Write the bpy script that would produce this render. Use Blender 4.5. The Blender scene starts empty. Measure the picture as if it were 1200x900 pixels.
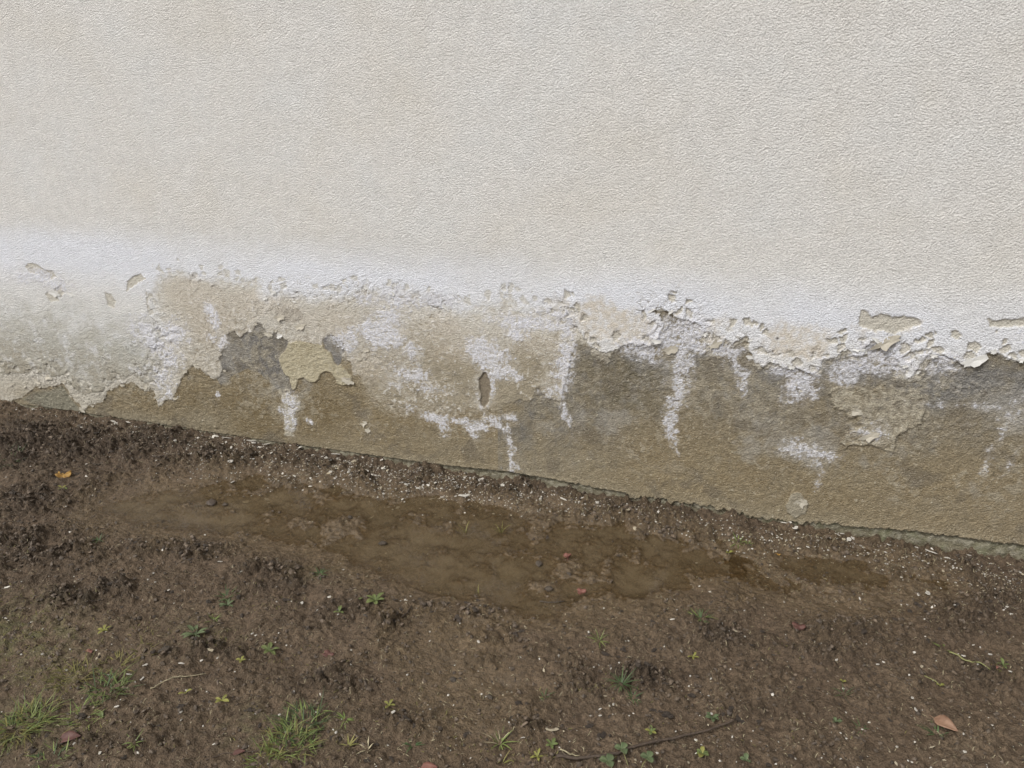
import bpy, math, random
import numpy as np

sc = bpy.context.scene
R = math.radians
random.seed(4)
rng = np.random.default_rng(7)

# ------------------------------------------------------------------ camera
FPX, PITCH, YAW, CAMD, CAMH = 867.0, R(21.3), R(17.4), 2.605, 1.5
fw = np.array([-math.sin(YAW)*math.cos(PITCH), math.cos(YAW)*math.cos(PITCH), -math.sin(PITCH)])
rt = np.array([math.cos(YAW), math.sin(YAW), 0.0])
up = np.cross(rt, fw)
CP = np.array([0.0, -CAMD, CAMH])
cam = bpy.data.cameras.new('camera')
cam.lens = 26.01; cam.sensor_width = 36; cam.clip_start = 0.05; cam.clip_end = 400
co = bpy.data.objects.new('camera', cam)
sc.collection.objects.link(co)
co.location = CP
co.rotation_euler = (R(90)-PITCH, 0, YAW)
sc.camera = co

# ------------------------------------------------------------------ sky, sun, exposure
SUN_EL, SUN_AZ = R(50), R(212)          # azimuth: sun stands behind the camera and a little to the left
world = bpy.data.worlds.new('World'); sc.world = world; world.use_nodes = True
nt = world.node_tree; nt.nodes.clear()
sky = nt.nodes.new('ShaderNodeTexSky'); sky.sky_type = 'NISHITA'; sky.sun_disc = False
sky.sun_elevation = SUN_EL; sky.sun_rotation = SUN_AZ; sky.dust_density = 4.0; sky.air_density = 1.0; sky.ozone_density = 1.0
hs = nt.nodes.new('ShaderNodeHueSaturation'); hs.inputs['Saturation'].default_value = 0.12
bg = nt.nodes.new('ShaderNodeBackground'); bg.inputs['Strength'].default_value = 0.135
wo = nt.nodes.new('ShaderNodeOutputWorld')
nt.links.new(sky.outputs[0], hs.inputs['Color']); nt.links.new(hs.outputs[0], bg.inputs[0]); nt.links.new(bg.outputs[0], wo.inputs[0])
sl = bpy.data.lights.new('sun', 'SUN'); sl.energy = 1.5; sl.angle = R(10); sl.color = (1.0, 0.985, 0.965)
so = bpy.data.objects.new('sun', sl); sc.collection.objects.link(so)
so.rotation_euler = (R(90)-SUN_EL, 0, R(-32)); so.location = (-2, -4, 6)
sc.view_settings.view_transform = 'Standard'; sc.view_settings.look = 'None'
sc.view_settings.exposure = 0.35; sc.view_settings.gamma = 1.0

# ------------------------------------------------------------------ measuring helpers
def ray(x, y): return fw*FPX + rt*(x-600) + up*(450-y)
def W(x, y):                                   # a point of the photograph on the wall plane -> (x, z)
    d = ray(x, y); t = -CP[1]/d[1]; p = CP+d*t; return p[0], p[2]
def G(x, y):                                   # a point of the photograph on the ground plane -> (x, y)
    d = ray(x, y); t = -CP[2]/d[2]; p = CP+d*t; return p[0], p[1]
def ppm(p):                                    # photograph pixels per metre at a place
    return FPX/float(np.dot(np.array(p)-CP, fw))
def WP(pts): return [W(*p) for p in pts]
def GP(pts): return [G(*p) for p in pts]

# ------------------------------------------------------------------ noise
_GT = {}
def perlin(x, y, seed):
    if seed not in _GT:
        r_ = np.random.default_rng(seed+100); a = r_.random((256, 256))*2*np.pi
        _GT[seed] = (np.cos(a).astype(np.float32), np.sin(a).astype(np.float32))
    gx, gy = _GT[seed]
    xi = np.floor(x).astype(np.int64); yi = np.floor(y).astype(np.int64)
    xf = (x-xi).astype(np.float32); yf = (y-yi).astype(np.float32)
    x0 = xi & 255; x1 = (xi+1) & 255; y0 = yi & 255; y1 = (yi+1) & 255
    u = xf*xf*xf*(xf*(xf*6-15)+10); v = yf*yf*yf*(yf*(yf*6-15)+10)
    n00 = gx[y0, x0]*xf+gy[y0, x0]*yf
    n10 = gx[y0, x1]*(xf-1)+gy[y0, x1]*yf
    n01 = gx[y1, x0]*xf+gy[y1, x0]*(yf-1)
    n11 = gx[y1, x1]*(xf-1)+gy[y1, x1]*(yf-1)
    a = n00+(n10-n00)*u; b = n01+(n11-n01)*u
    return (a+(b-a)*v)*1.5
def fbm(x, y, size, octv, seed, gain=0.5, sy=1.0):
    f = 1.0/size; amp = 1.0; s = 0; tot = 0
    for i in range(octv):
        s = s+amp*perlin(x*f+17.3*i, y*f*sy+5.1*i, seed+i); tot += amp; f *= 2.03; amp *= gain
    return s/tot
def cellular(x, y, size, seed):                # distance to nearest and second nearest of jittered points
    r_ = np.random.default_rng(seed+500); jx = r_.random((128, 128)).astype(np.float32); jy = r_.random((128, 128)).astype(np.float32)
    hv = r_.random((128, 128)).astype(np.float32)
    u = x/size; v = y/size; xi = np.floor(u).astype(np.int64); yi = np.floor(v).astype(np.int64)
    d1 = np.full(u.shape, 9.0, np.float32); d2 = d1.copy(); idv = np.zeros(u.shape, np.float32)
    for a in (-1, 0, 1):
        for b in (-1, 0, 1):
            cx = (xi+a) & 127; cy = (yi+b) & 127
            d = np.hypot(xi+a+jx[cy, cx]-u, yi+b+jy[cy, cx]-v).astype(np.float32)
            near = d < d1
            d2 = np.where(near, d1, np.minimum(d2, d)); idv = np.where(near, hv[cy, cx], idv); d1 = np.where(near, d, d1)
    return d1, d2, idv
def sstep(a, b, x):
    t = np.clip((x-a)/(b-a), 0, 1); return t*t*(3-2*t)
def sdf(X, Y, poly):                           # signed distance, positive inside
    P = np.array(poly, np.float32); n = len(P)
    best = np.full(X.shape, 1e9, np.float32); ins = np.zeros(X.shape, bool)
    for i in range(n):
        a = P[i]; b = P[(i+1) % n]; ex, ey = b-a; L = ex*ex+ey*ey+1e-12
        wx = X-a[0]; wy = Y-a[1]; t = np.clip((wx*ex+wy*ey)/L, 0, 1)
        best = np.minimum(best, (wx-ex*t)**2+(wy-ey*t)**2)
        if abs(ey) > 1e-9:
            c = ((a[1] > Y) != (b[1] > Y)) & (X < ex*(Y-a[1])/ey+a[0]); ins ^= c
    d = np.sqrt(best); return np.where(ins, d, -d)
def growing(lo, hi, step, far, ratio=1.22):    # coordinates: fine between lo and hi, coarser out to far on both sides
    mid = step(lo, hi) if callable(step) else np.arange(lo, hi, step)
    out = list(mid); d = mid[-1]-mid[-2]
    while out[-1] < far[1]: d *= ratio; out.append(out[-1]+d)
    d = mid[1]-mid[0]
    while out[0] > far[0]: d *= ratio; out.insert(0, out[0]-d)
    return np.array(out)
def srgb(c):
    c = np.clip(np.asarray(c, float), 0, 1)
    return np.where(c <= 0.04045, c/12.92, ((c+0.055)/1.055)**2.4)

# ------------------------------------------------------------------ object helpers
def link(name, me, mat=None, parent=None, loc=None):
    o = bpy.data.objects.new(name, me); sc.collection.objects.link(o)
    if mat is not None and not me.materials: me.materials.append(mat)
    if parent is not None: o.parent = parent
    if loc is not None: o.location = loc
    return o
def tag(o, label=None, cat=None, group=None, kind=None):
    if label: o['label'] = label
    if cat: o['category'] = cat
    if group: o['group'] = group
    if kind: o['kind'] = kind
    return o
def empty(name, loc, label, cat, group=None):
    o = bpy.data.objects.new(name, None); sc.collection.objects.link(o); o.location = loc; o.empty_display_size = 0.05
    return tag(o, label, cat, group)
def mesh_np(name, V, F, smooth=True):
    V = np.asarray(V, np.float32).reshape(-1, 3); F = np.asarray(F, np.int32); k = F.shape[1]
    me = bpy.data.meshes.new(name)
    me.vertices.add(len(V)); me.vertices.foreach_set('co', V.ravel())
    me.loops.add(F.size); me.loops.foreach_set('vertex_index', F.ravel())
    me.polygons.add(len(F)); me.polygons.foreach_set('loop_start', np.arange(0, F.size, k, dtype=np.int32))
    me.polygons.foreach_set('loop_total', np.full(len(F), k, np.int32))
    me.polygons.foreach_set('use_smooth', np.full(len(F), smooth))
    me.update(calc_edges=True); return me
def grid_faces(ny, nx):
    i = np.arange(ny*nx).reshape(ny, nx)
    return np.stack([i[:-1, :-1], i[:-1, 1:], i[1:, 1:], i[1:, :-1]], -1).reshape(-1, 4)
def attr_color(me, name, C):
    a = me.attributes.new(name, 'FLOAT_COLOR', 'POINT')
    c = np.ones((len(me.vertices), 4), np.float32); c[:, :3] = np.asarray(C).reshape(-1, 3); a.data.foreach_set('color', c.ravel())
def attr_float(me, name, v):
    a = me.attributes.new(name, 'FLOAT', 'POINT'); a.data.foreach_set('value', np.asarray(v, np.float32).ravel())

# ------------------------------------------------------------------ materials
class NT:
    def __init__(s, name):
        s.m = bpy.data.materials.new(name); s.m.use_nodes = True; s.t = s.m.node_tree; s.t.nodes.clear()
        s.out = s.n('ShaderNodeOutputMaterial')
    def n(s, k, **kw):
        x = s.t.nodes.new(k)
        for a, v in kw.items():
            if a.startswith('i_'): x.inputs[int(a[2:]) if a[2:].isdigit() else a[2:].replace('_', ' ')].default_value = v
            else: setattr(x, a, v)
        return x
    def l(s, a, b): s.t.links.new(a, b)
    def noise(s, vec, scale, detail=3, rough=0.55, dist=0.0):
        x = s.n('ShaderNodeTexNoise'); x.inputs['Scale'].default_value = scale; x.inputs['Detail'].default_value = detail
        x.inputs['Roughness'].default_value = rough; x.inputs['Distortion'].default_value = dist; s.l(vec, x.inputs['Vector']); return x.outputs[0]
    def rng(s, v, a, b, c, d):
        x = s.n('ShaderNodeMapRange'); s.l(v, x.inputs[0])
        for i, q in enumerate((a, b, c, d)): x.inputs[i+1].default_value = q
        return x.outputs[0]
    def math(s, op, a, b):
        x = s.n('ShaderNodeMath', operation=op)
        for i, q in enumerate((a, b)):
            if isinstance(q, (int, float)): x.inputs[i].default_value = q
            else: s.l(q, x.inputs[i])
        return x.outputs[0]
    def mul(s, col, fac):                      # colour times value
        x = s.n('ShaderNodeVectorMath', operation='SCALE'); s.l(col, x.inputs[0])
        s.l(fac, x.inputs['Scale']); return x.outputs[0]
    def mix(s, f, a, b):
        x = s.n('ShaderNodeMix', data_type='RGBA')
        if isinstance(f, float): x.inputs[0].default_value = f
        else: s.l(f, x.inputs[0])
        for i, q in ((6, a), (7, b)):
            if isinstance(q, tuple): x.inputs[i].default_value = (*q, 1)
            else: s.l(q, x.inputs[i])
        return x.outputs[2]
    def bump(s, h, strength, dist, prev=None):
        x = s.n('ShaderNodeBump'); x.inputs['Strength'].default_value = strength; x.inputs['Distance'].default_value = dist
        s.l(h, x.inputs['Height'])
        if prev is not None: s.l(prev, x.inputs['Normal'])
        return x.outputs[0]

def mat_wall():
    s = NT('weathered_render'); co_ = s.n('ShaderNodeTexCoord').outputs['Object']
    col = s.n('ShaderNodeAttribute', attribute_name='Col').outputs['Color']
    ma = s.n('ShaderNodeAttribute', attribute_name='mask'); sep = s.n('ShaderNodeSeparateColor'); s.l(ma.outputs['Color'], sep.inputs[0])
    gran, damp = sep.outputs[0], sep.outputs[1]          # stucco grain amount, dampness
    g1 = s.noise(co_, 225, 4, 0.7, 0.0); g2 = s.noise(co_, 380, 2, 0.6)
    g3 = s.noise(co_, 22, 3, 0.5)
    vor = s.n('ShaderNodeTexVoronoi', feature='F1'); vor.inputs['Scale'].default_value = 185; vor.inputs['Randomness'].default_value = 1.0; s.l(co_, vor.inputs['Vector'])
    vs = s.rng(vor.outputs['Distance'], 0.0, 0.9, 1.0, 0.0)
    hgt = s.math('ADD', s.math('MULTIPLY', g1, 0.75), s.math('MULTIPLY', vs, 0.55))
    hgt = s.math('ADD', hgt, s.math('MULTIPLY', g2, 0.35))
    hm = s.math('MULTIPLY', hgt, gran)
    sp = s.math('MULTIPLY', s.rng(g1, 0.36, 0.64, 0.83, 1.11), s.rng(g2, 0.32, 0.68, 0.91, 1.09))
    spd = s.rng(s.noise(co_, 190, 2, 0.5), 0.60, 0.72, 0.0, 0.5)          # pale sand grains
    grains = s.n('ShaderNodeMath', operation='MULTIPLY'); s.l(spd, grains.inputs[0]); s.l(damp, grains.inputs[1])
    c = s.mul(col, sp); c = s.mul(c, s.rng(g3, 0.3, 0.7, 0.965, 1.035))
    c = s.mix(grains.outputs[0], c, (0.50, 0.45, 0.35))
    dk = s.math('MULTIPLY', s.rng(s.noise(co_, 140, 3, 0.6), 0.28, 0.40, 0.55, 0.0), damp)
    c = s.mix(dk, c, (0.07, 0.06, 0.045))
    b = s.n('ShaderNodeBsdfPrincipled'); s.l(c, b.inputs['Base Color']); s.l(s.rng(damp, 0, 1, 0.92, 0.72), b.inputs['Roughness'])
    b.inputs['Specular IOR Level'].default_value = 0.3
    s.l(s.bump(hm, 1.0, 0.0042), b.inputs['Normal']); s.l(b.outputs[0], s.out.inputs[0]); return s.m
def mat_mud():
    s = NT('wet_mud'); co_ = s.n('ShaderNodeTexCoord').outputs['Object']
    col = s.n('ShaderNodeAttribute', attribute_name='Col').outputs['Color']
    ma = s.n('ShaderNodeAttribute', attribute_name='mask'); sep = s.n('ShaderNodeSeparateColor'); s.l(ma.outputs['Color'], sep.inputs[0])
    rough, wet = sep.outputs[0], sep.outputs[1]
    g1 = s.noise(co_, 70, 5, 0.62, 0.4); g2 = s.noise(co_, 210, 3, 0.6); g3 = s.noise(co_, 14, 3, 0.6)
    c = s.mul(col, s.rng(g1, 0.32, 0.68, 0.62, 1.38)); c = s.mul(c, s.rng(g2, 0.3, 0.7, 0.75, 1.25)); c = s.mul(c, s.rng(g3, 0.3, 0.7, 0.86, 1.14))
    pale = s.math('MULTIPLY', s.rng(s.noise(co_, 190, 2, 0.5), 0.66, 0.72, 0.0, 0.7), rough)
    c = s.mix(pale, c, (0.33, 0.28, 0.20))
    h = s.math('MULTIPLY', s.math('ADD', g1, s.math('MULTIPLY', g2, 0.4)), s.rng(rough, 0, 1, 0.35, 1.0))
    b = s.n('ShaderNodeBsdfPrincipled'); s.l(c, b.inputs['Base Color'])
    s.l(s.math('ADD', s.rng(wet, 0, 1, 0.62, 0.30), s.rng(g3, 0.3, 0.7, -0.08, 0.08)), b.inputs['Roughness'])
    s.l(s.rng(wet, 0, 1, 0.15, 0.32), b.inputs['Specular IOR Level'])
    s.l(s.bump(h, 1.0, 0.021), b.inputs['Normal']); s.l(b.outputs[0], s.out.inputs[0]); return s.m
def mat_simple(name, c1, c2, scale=60, rough=0.7, bump=0.002, island=0.0, spec=0.35, sub=0.0):
    s = NT(name); co_ = s.n('ShaderNodeTexCoord').outputs['Object']
    n = s.noise(co_, scale, 4, 0.6)
    c = s.mix(s.rng(n, 0.32, 0.68, 0, 1), c1, c2)
    if island:
        gi = s.n('ShaderNodeNewGeometry').outputs['Random Per Island']; oi = s.n('ShaderNodeObjectInfo').outputs['Random']
        c = s.mul(c, s.rng(gi, 0, 1, 1-island, 1+island)); c = s.mul(c, s.rng(oi, 0, 1, 1-island*0.8, 1+island*0.8))
    b = s.n('ShaderNodeBsdfPrincipled'); s.l(c, b.inputs['Base Color']); b.inputs['Roughness'].default_value = rough
    b.inputs['Specular IOR Level'].default_value = spec
    if bump: s.l(s.bump(s.noise(co_, scale*2.2, 4, 0.6), 1.0, bump), b.inputs['Normal'])
    if sub:
        t = s.n('ShaderNodeBsdfTranslucent'); s.l(c, t.inputs[0]); mx = s.n('ShaderNodeMixShader'); mx.inputs[0].default_value = sub
        s.l(b.outputs[0], mx.inputs[1]); s.l(t.outputs[0], mx.inputs[2]); s.l(mx.outputs[0], s.out.inputs[0])
    else: s.l(b.outputs[0], s.out.inputs[0])
    return s.m
def mat_water():
    s = NT('muddy_water'); co_ = s.n('ShaderNodeTexCoord').outputs['Object']
    dep = s.n('ShaderNodeAttribute', attribute_name='depth').outputs['Fac']
    c = s.mix(s.rng(s.noise(co_, 7, 3, 0.6), 0.35, 0.65, 0, 1), (0.122, 0.089, 0.049), (0.146, 0.109, 0.064))
    tr = s.n('ShaderNodeBsdfTransparent'); tr.inputs[0].default_value = (0.93, 0.88, 0.78, 1)
    df = s.n('ShaderNodeBsdfDiffuse'); s.l(c, df.inputs[0])
    m1 = s.n('ShaderNodeMixShader'); s.l(dep, m1.inputs[0]); s.l(tr.outputs[0], m1.inputs[1]); s.l(df.outputs[0], m1.inputs[2])
    gl = s.n('ShaderNodeBsdfGlossy'); gl.inputs['Roughness'].default_value = 0.05
    nm = s.bump(s.noise(co_, 12, 2, 0.5), 0.12, 0.004); s.l(nm, gl.inputs['Normal'])
    fr = s.n('ShaderNodeFresnel'); fr.inputs['IOR'].default_value = 1.33
    m2 = s.n('ShaderNodeMixShader'); s.l(fr.outputs[0], m2.inputs[0]); s.l(m1.outputs[0], m2.inputs[1]); s.l(gl.outputs[0], m2.inputs[2])
    s.l(m2.outputs[0], s.out.inputs[0]); return s.m
M_WALL = mat_wall(); M_MUD = mat_mud(); M_WATER = mat_water()
M_CLOD = mat_simple('dark_mud_clod', (0.040, 0.030, 0.023), (0.075, 0.058, 0.044), 55, 0.6, 0.004, 0.22)
M_CRUMB = mat_simple('mud_crumb', (0.032, 0.023, 0.016), (0.125, 0.094, 0.066), 80, 0.6, 0.002, 0.35)
M_CHIP = mat_simple('white_plaster_chip', (0.30, 0.27, 0.22), (0.60, 0.57, 0.51), 90, 0.75, 0.001, 0.22)
M_CHIPD = mat_simple('beige_plaster_chip', (0.22, 0.18, 0.125), (0.40, 0.35, 0.25), 90, 0.8, 0.001, 0.25)
M_FLAKE = mat_simple('curled_paint_flake', (0.46, 0.445, 0.41), (0.57, 0.56, 0.53), 40, 0.85, 0.0015, 0.06)
M_FLAKEB = mat_simple('curled_beige_flake', (0.30, 0.27, 0.215), (0.42, 0.385, 0.315), 40, 0.85, 0.0015, 0.10)
M_GRASS = mat_simple('green_grass_blade', (0.10, 0.145, 0.035), (0.20, 0.23, 0.075), 30, 0.55, 0, 0.35, 0.35, 0.25)
M_GRASSD = mat_simple('dark_grass_blade', (0.045, 0.078, 0.028), (0.085, 0.12, 0.045), 30, 0.55, 0, 0.3, 0.35, 0.2)
M_GRASSY = mat_simple('yellow_grass_blade', (0.13, 0.13, 0.035), (0.21, 0.18, 0.065), 30, 0.6, 0, 0.3, 0.3, 0.25)
M_WEED = mat_simple('weed_leaf', (0.085, 0.115, 0.035), (0.15, 0.17, 0.06), 50, 0.55, 0.0006, 0.2, 0.35, 0.2)
M_WEEDB = mat_simple('blue_green_leaf', (0.068, 0.096, 0.042), (0.12, 0.145, 0.07), 50, 0.55, 0.0006, 0.2, 0.35, 0.2)
M_WEEDY = mat_simple('yellow_weed_leaf', (0.17, 0.175, 0.04), (0.26, 0.24, 0.07), 50, 0.55, 0.0006, 0.2, 0.35, 0.2)
M_TWIG = mat_simple('dark_twig_bark', (0.040, 0.028, 0.020), (0.085, 0.062, 0.044), 120, 0.75, 0.001)
M_STRAW = mat_simple('dry_straw', (0.20, 0.17, 0.10), (0.36, 0.31, 0.20), 90, 0.7, 0.0006, 0.15)
M_GSTEM = mat_simple('green_stalk', (0.12, 0.13, 0.04), (0.22, 0.21, 0.09), 60, 0.6, 0.0005)
M_RED = mat_simple('red_dead_leaf', (0.14, 0.055, 0.040), (0.22, 0.10, 0.075), 70, 0.6, 0.001, 0.1, 0.35, 0.1)
M_DKRED = mat_simple('dark_red_dead_leaf', (0.075, 0.034, 0.027), (0.12, 0.056, 0.044), 70, 0.6, 0.001, 0.1, 0.35, 0.1)
M_BROWN = mat_simple('brown_dead_leaf', (0.15, 0.080, 0.048), (0.25, 0.15, 0.095), 60, 0.6, 0.001, 0.1, 0.35, 0.1)
M_ORANGE = mat_simple('orange_dead_leaf', (0.24, 0.12, 0.025), (0.33, 0.20, 0.05), 70, 0.55, 0.001, 0.1, 0.35, 0.15)
M_STONE = mat_simple('dark_stone', (0.030, 0.024, 0.018), (0.085, 0.066, 0.048), 60, 0.7, 0.006, 0.2)

# ================================================================== THE WALL
def wall_steps(lo, hi):
    out = [lo]
    while out[-1] < hi: out.append(out[-1]+0.0027+0.0016*min(1, max(0, (0.9-out[-1])/4.4)))
    return np.array(out)
XS = growing(-3.9, 1.45, wall_steps, (-14, 9))
ZS = np.concatenate([np.arange(-0.12, 1.03, 0.0032), 1.03+np.cumsum(np.linspace(0.0045, 0.02, 80))])
while ZS[-1] < 4.2: ZS = np.append(ZS, ZS[-1]+0.12)
X, Z = np.meshgrid(XS, ZS); X = X.astype(np.float32); Z = Z.astype(np.float32)
n_lo = np.searchsorted(ZS, 1.06)               # rows that carry the damp band
xl, zl = X[:n_lo], Z[:n_lo]
wx = fbm(xl, zl, 0.045, 5, 11, 0.75)*0.018; wz = fbm(xl, zl, 0.045, 5, 21, 0.75)*0.018
Xw, Zw = xl+wx, zl+wz
def tail(z, side, amp=0.05, n=14):             # the peel line goes on beyond the frame
    r_ = np.random.default_rng(int(abs(z)*1000)+side)
    e = -14 if side < 0 else 9; s0 = -3.75 if side < 0 else 1.13
    xs = np.linspace(s0, e, n*6); return [(float(a), float(z+r_.normal()*amp)) for a in xs]
S_PX = [(0,468),(12,470),(25,466),(37,457),(42,452),(53,456),(58,452),(65,453),(74,447),(78,454),(84,466),(93,474),(99,481),(104,475),(112,474),(121,470),(124,463),(128,456),(134,455),(141,451),(147,449),(158,449),(164,455),(171,459),(178,454),(182,461),(184,470),(188,478),(193,470),(203,468),(208,456),(212,446),(217,436),(224,430),(233,429),(241,438),(250,444),(257,441),(262,434),(256,421),(262,410),(268,401),(266,392),(275,387),(282,396),(290,388),(296,389),(300,378),(308,380),(312,388),(314,397),(318,396),(322,388),(327,397),(334,397),(341,402),(352,399),(367,402),(377,405),(379,397),(388,391),(396,395),(403,401),(405,409),(401,416),(412,425),(414,440),(420,438),(428,452),(440,470),(462,478),(490,474),(520,482),(548,476),(566,482),(585,474),(600,472),(611,468),(620,470),(626,461),(631,455),(637,463),(648,468),(656,472),(664,450),(668,425),(673,404),(680,396)]
T2_PX = [(686,396),(690,403),(700,410),(709,413),(716,411),(722,409),(731,403),(742,402),(748,404),(760,404),(772,400),(776,390),(780,378),(772,368),(764,366),(775,361),(787,364),(792,372),(803,374),(814,378),(822,385),(826,395),(828,404),(835,409),(843,405),(850,397),(858,403),(866,397),(873,394),(878,397),(878,412),(885,425),(894,429),(903,424),(911,428),(918,430),(930,430),(938,435),(948,437),(957,437),(962,430),(963,421),(975,420),(985,413),(992,408),(997,413),(1004,418),(1011,417),(1014,408),(1020,400),(1028,401),(1033,405),(1038,408),(1046,402),(1047,412),(1049,419),(1055,428),(1061,440),(1065,444),(1071,439),(1075,430),(1084,419),(1092,415),(1105,415),(1117,420),(1127,427),(1137,431),(1146,428),(1149,420),(1158,414),(1168,412),(1180,420),(1190,422),(1200,424)]
TL_PX = [(0,440),(16,436),(30,437),(38,434),(44,437),(56,436),(62,442),(74,440),(85,452),(100,462),(118,458),(128,450),(140,443),(160,440),(170,448),(180,446),(188,432),(190,412),(196,396),(192,380),(189,365),(186,345),(190,328),(206,321),(228,327),(246,331),(262,328),(285,336),(300,334),(303,352),(312,357),(318,349),(325,356),(331,345),(342,349),(352,347),(364,356),(382,350),(402,349),(418,343),(431,339),(446,348),(470,346),(500,355),(520,362),(541,369),(552,368),(561,364),(570,368),(578,360),(584,365),(591,357),(597,352),(600,360),(612,366),(624,362),(636,369),(645,364),(652,357),(661,362),(668,372),(676,384)]
topclose_r, topclose_l = [(9, 9), (-14, 9)], []
S_poly = list(reversed(tail(0.02, -1, 0.05))) + WP(S_PX+T2_PX) + tail(0.70, 1) + topclose_r
T_poly = list(reversed(tail(0.14, -1, 0.05))) + WP(TL_PX+T2_PX) + tail(0.705, 1) + topclose_r
# evaluate away from the frame with a coarse clip, near it exactly
sS = sdf(Xw, Zw, S_poly); sT = sdf(Xw+0.004*0, Zw, T_poly)
def local(poly, marg=0.06, warp=1.0):          # signed distance only round a small polygon
    P = np.array(poly); j0, j1 = np.searchsorted(XS, [P[:, 0].min()-marg, P[:, 0].max()+marg]); i0, i1 = np.searchsorted(ZS[:n_lo], [P[:, 1].min()-marg, P[:, 1].max()+marg])
    out = np.full(xl.shape, -9.0, np.float32)
    out[i0:i1, j0:j1] = sdf(xl[i0:i1, j0:j1]+wx[i0:i1, j0:j1]*warp, zl[i0:i1, j0:j1]+wz[i0:i1, j0:j1]*warp, poly); return out
FLAKE = [(339,400),(335,411),(330,416),(327,420),(330,430),(334,438),(339,441),(341,450),(343,457),(347,455),(350,444),(356,442),(362,447),(370,448),(374,444),(376,438),(382,435),(388,436),(394,444),(395,449),(402,452),(407,450),(413,446),(412,441),(405,433),(400,429),(394,428),(390,420),(387,412),(381,411),(378,404),(370,402),(365,403),(355,399),(345,399)]
DRIPFLAKE = [(326,456),(338,457),(345,460),(352,470),(352,480),(346,483),(347,495),(345,512),(333,510),(332,500),(335,482),(332,470)]
S2 = [(972,455),(977,477),(985,482),(990,483),(995,491),(1004,489),(1010,498),(995,505),(985,518),(990,524),(1003,520),(1010,522),(1020,520),(1035,527),(1048,530),(1048,515),(1062,505),(1080,495),(1085,470),(1075,458),(1050,456),(1040,448),(1020,457),(995,452)]
HOLE = [(567,436),(561,445),(562,455),(564,462),(562,470),(564,476),(568,478),(572,472),(573,465),(575,455),(573,445),(570,438)]
GREY1 = [(254,422),(262,408),(268,400),(266,391),(275,386),(282,396),(290,387),(300,377),(309,380),(314,397),(322,388),(334,397),(341,402),(330,418),(338,442),(344,458),(334,466),(322,452),(306,438),(290,432),(272,440),(258,452),(252,438)]
GREY2 = [(378,398),(388,391),(396,394),(403,401),(405,409),(401,416),(400,424),(396,429),(391,422),(388,413),(381,409)]
GREENL = [(22,468),(38,458),(56,456),(74,449),(84,466),(92,476),(100,490),(60,484)]
ROUND = [(921,592),(928,578),(938,577),(948,590),(944,602),(932,606),(922,600)]
TOPHOLES = [[(30,311),(35,308),(45,310),(55,317),(62,316),(68,325),(60,328),(52,330),(46,322),(35,318)],
            [(54,345),(60,340),(66,346),(70,352),(60,354)],[(72,333),(76,342),(72,349),(66,340)],
            [(124,342),(130,344),(137,353),(134,361),(127,358)],[(150,330),(156,325),(166,321),(172,326),(160,333),(149,341)],
            [(1006,372),(1008,362),(1017,368),(1023,371),(1034,366),(1044,371),(1056,369),(1070,372),(1081,378),(1062,384),(1048,391),(1036,388),(1020,384),(1008,383)],
            [(855,373),(863,373),(862,381),(856,384)],[(877,376),(884,378),(880,384)],[(1115,388),(1122,387),(1126,393),(1120,397),(1114,394)],
            [(1090,408),(1100,404),(1106,410),(1098,415)],[(1155,374),(1168,377),(1178,373),(1200,372),(1200,380),(1180,383),(1160,383)],
            [(598,363),(608,365),(612,372),(603,371)],[(648,358),(655,360),(654,368),(644,370)],[(332,390),(340,378),(346,384),(354,389),(350,394),(342,392)],[(470,372),(480,376),(474,382)]]
BEIGE = [((215,345,26,18),1.0),((240,352,30,20),1.0),((290,355,22,18),0.9),((238,385,14,22),1.0),((260,372,18,18),.8),((700,375,26,22),1.0),((730,385,22,20),.8),((745,383,28,15),.8),
         ((937,402,24,18),1.25),((925,392,18,12),1.0),((958,395,18,12),.7),((835,395,12,9),.9),((1045,378,30,8),.7),((330,362,28,16),.6),((520,385,30,16),.8),((390,375,40,20),.8),((470,390,25,12),.5),
         ((640,405,38,16),.6),((530,410,35,18),.7),((430,430,30,20),.8),((1020,385,20,8),.5),((850,378,20,8),.4),((660,352,20,8),.4)]
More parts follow.
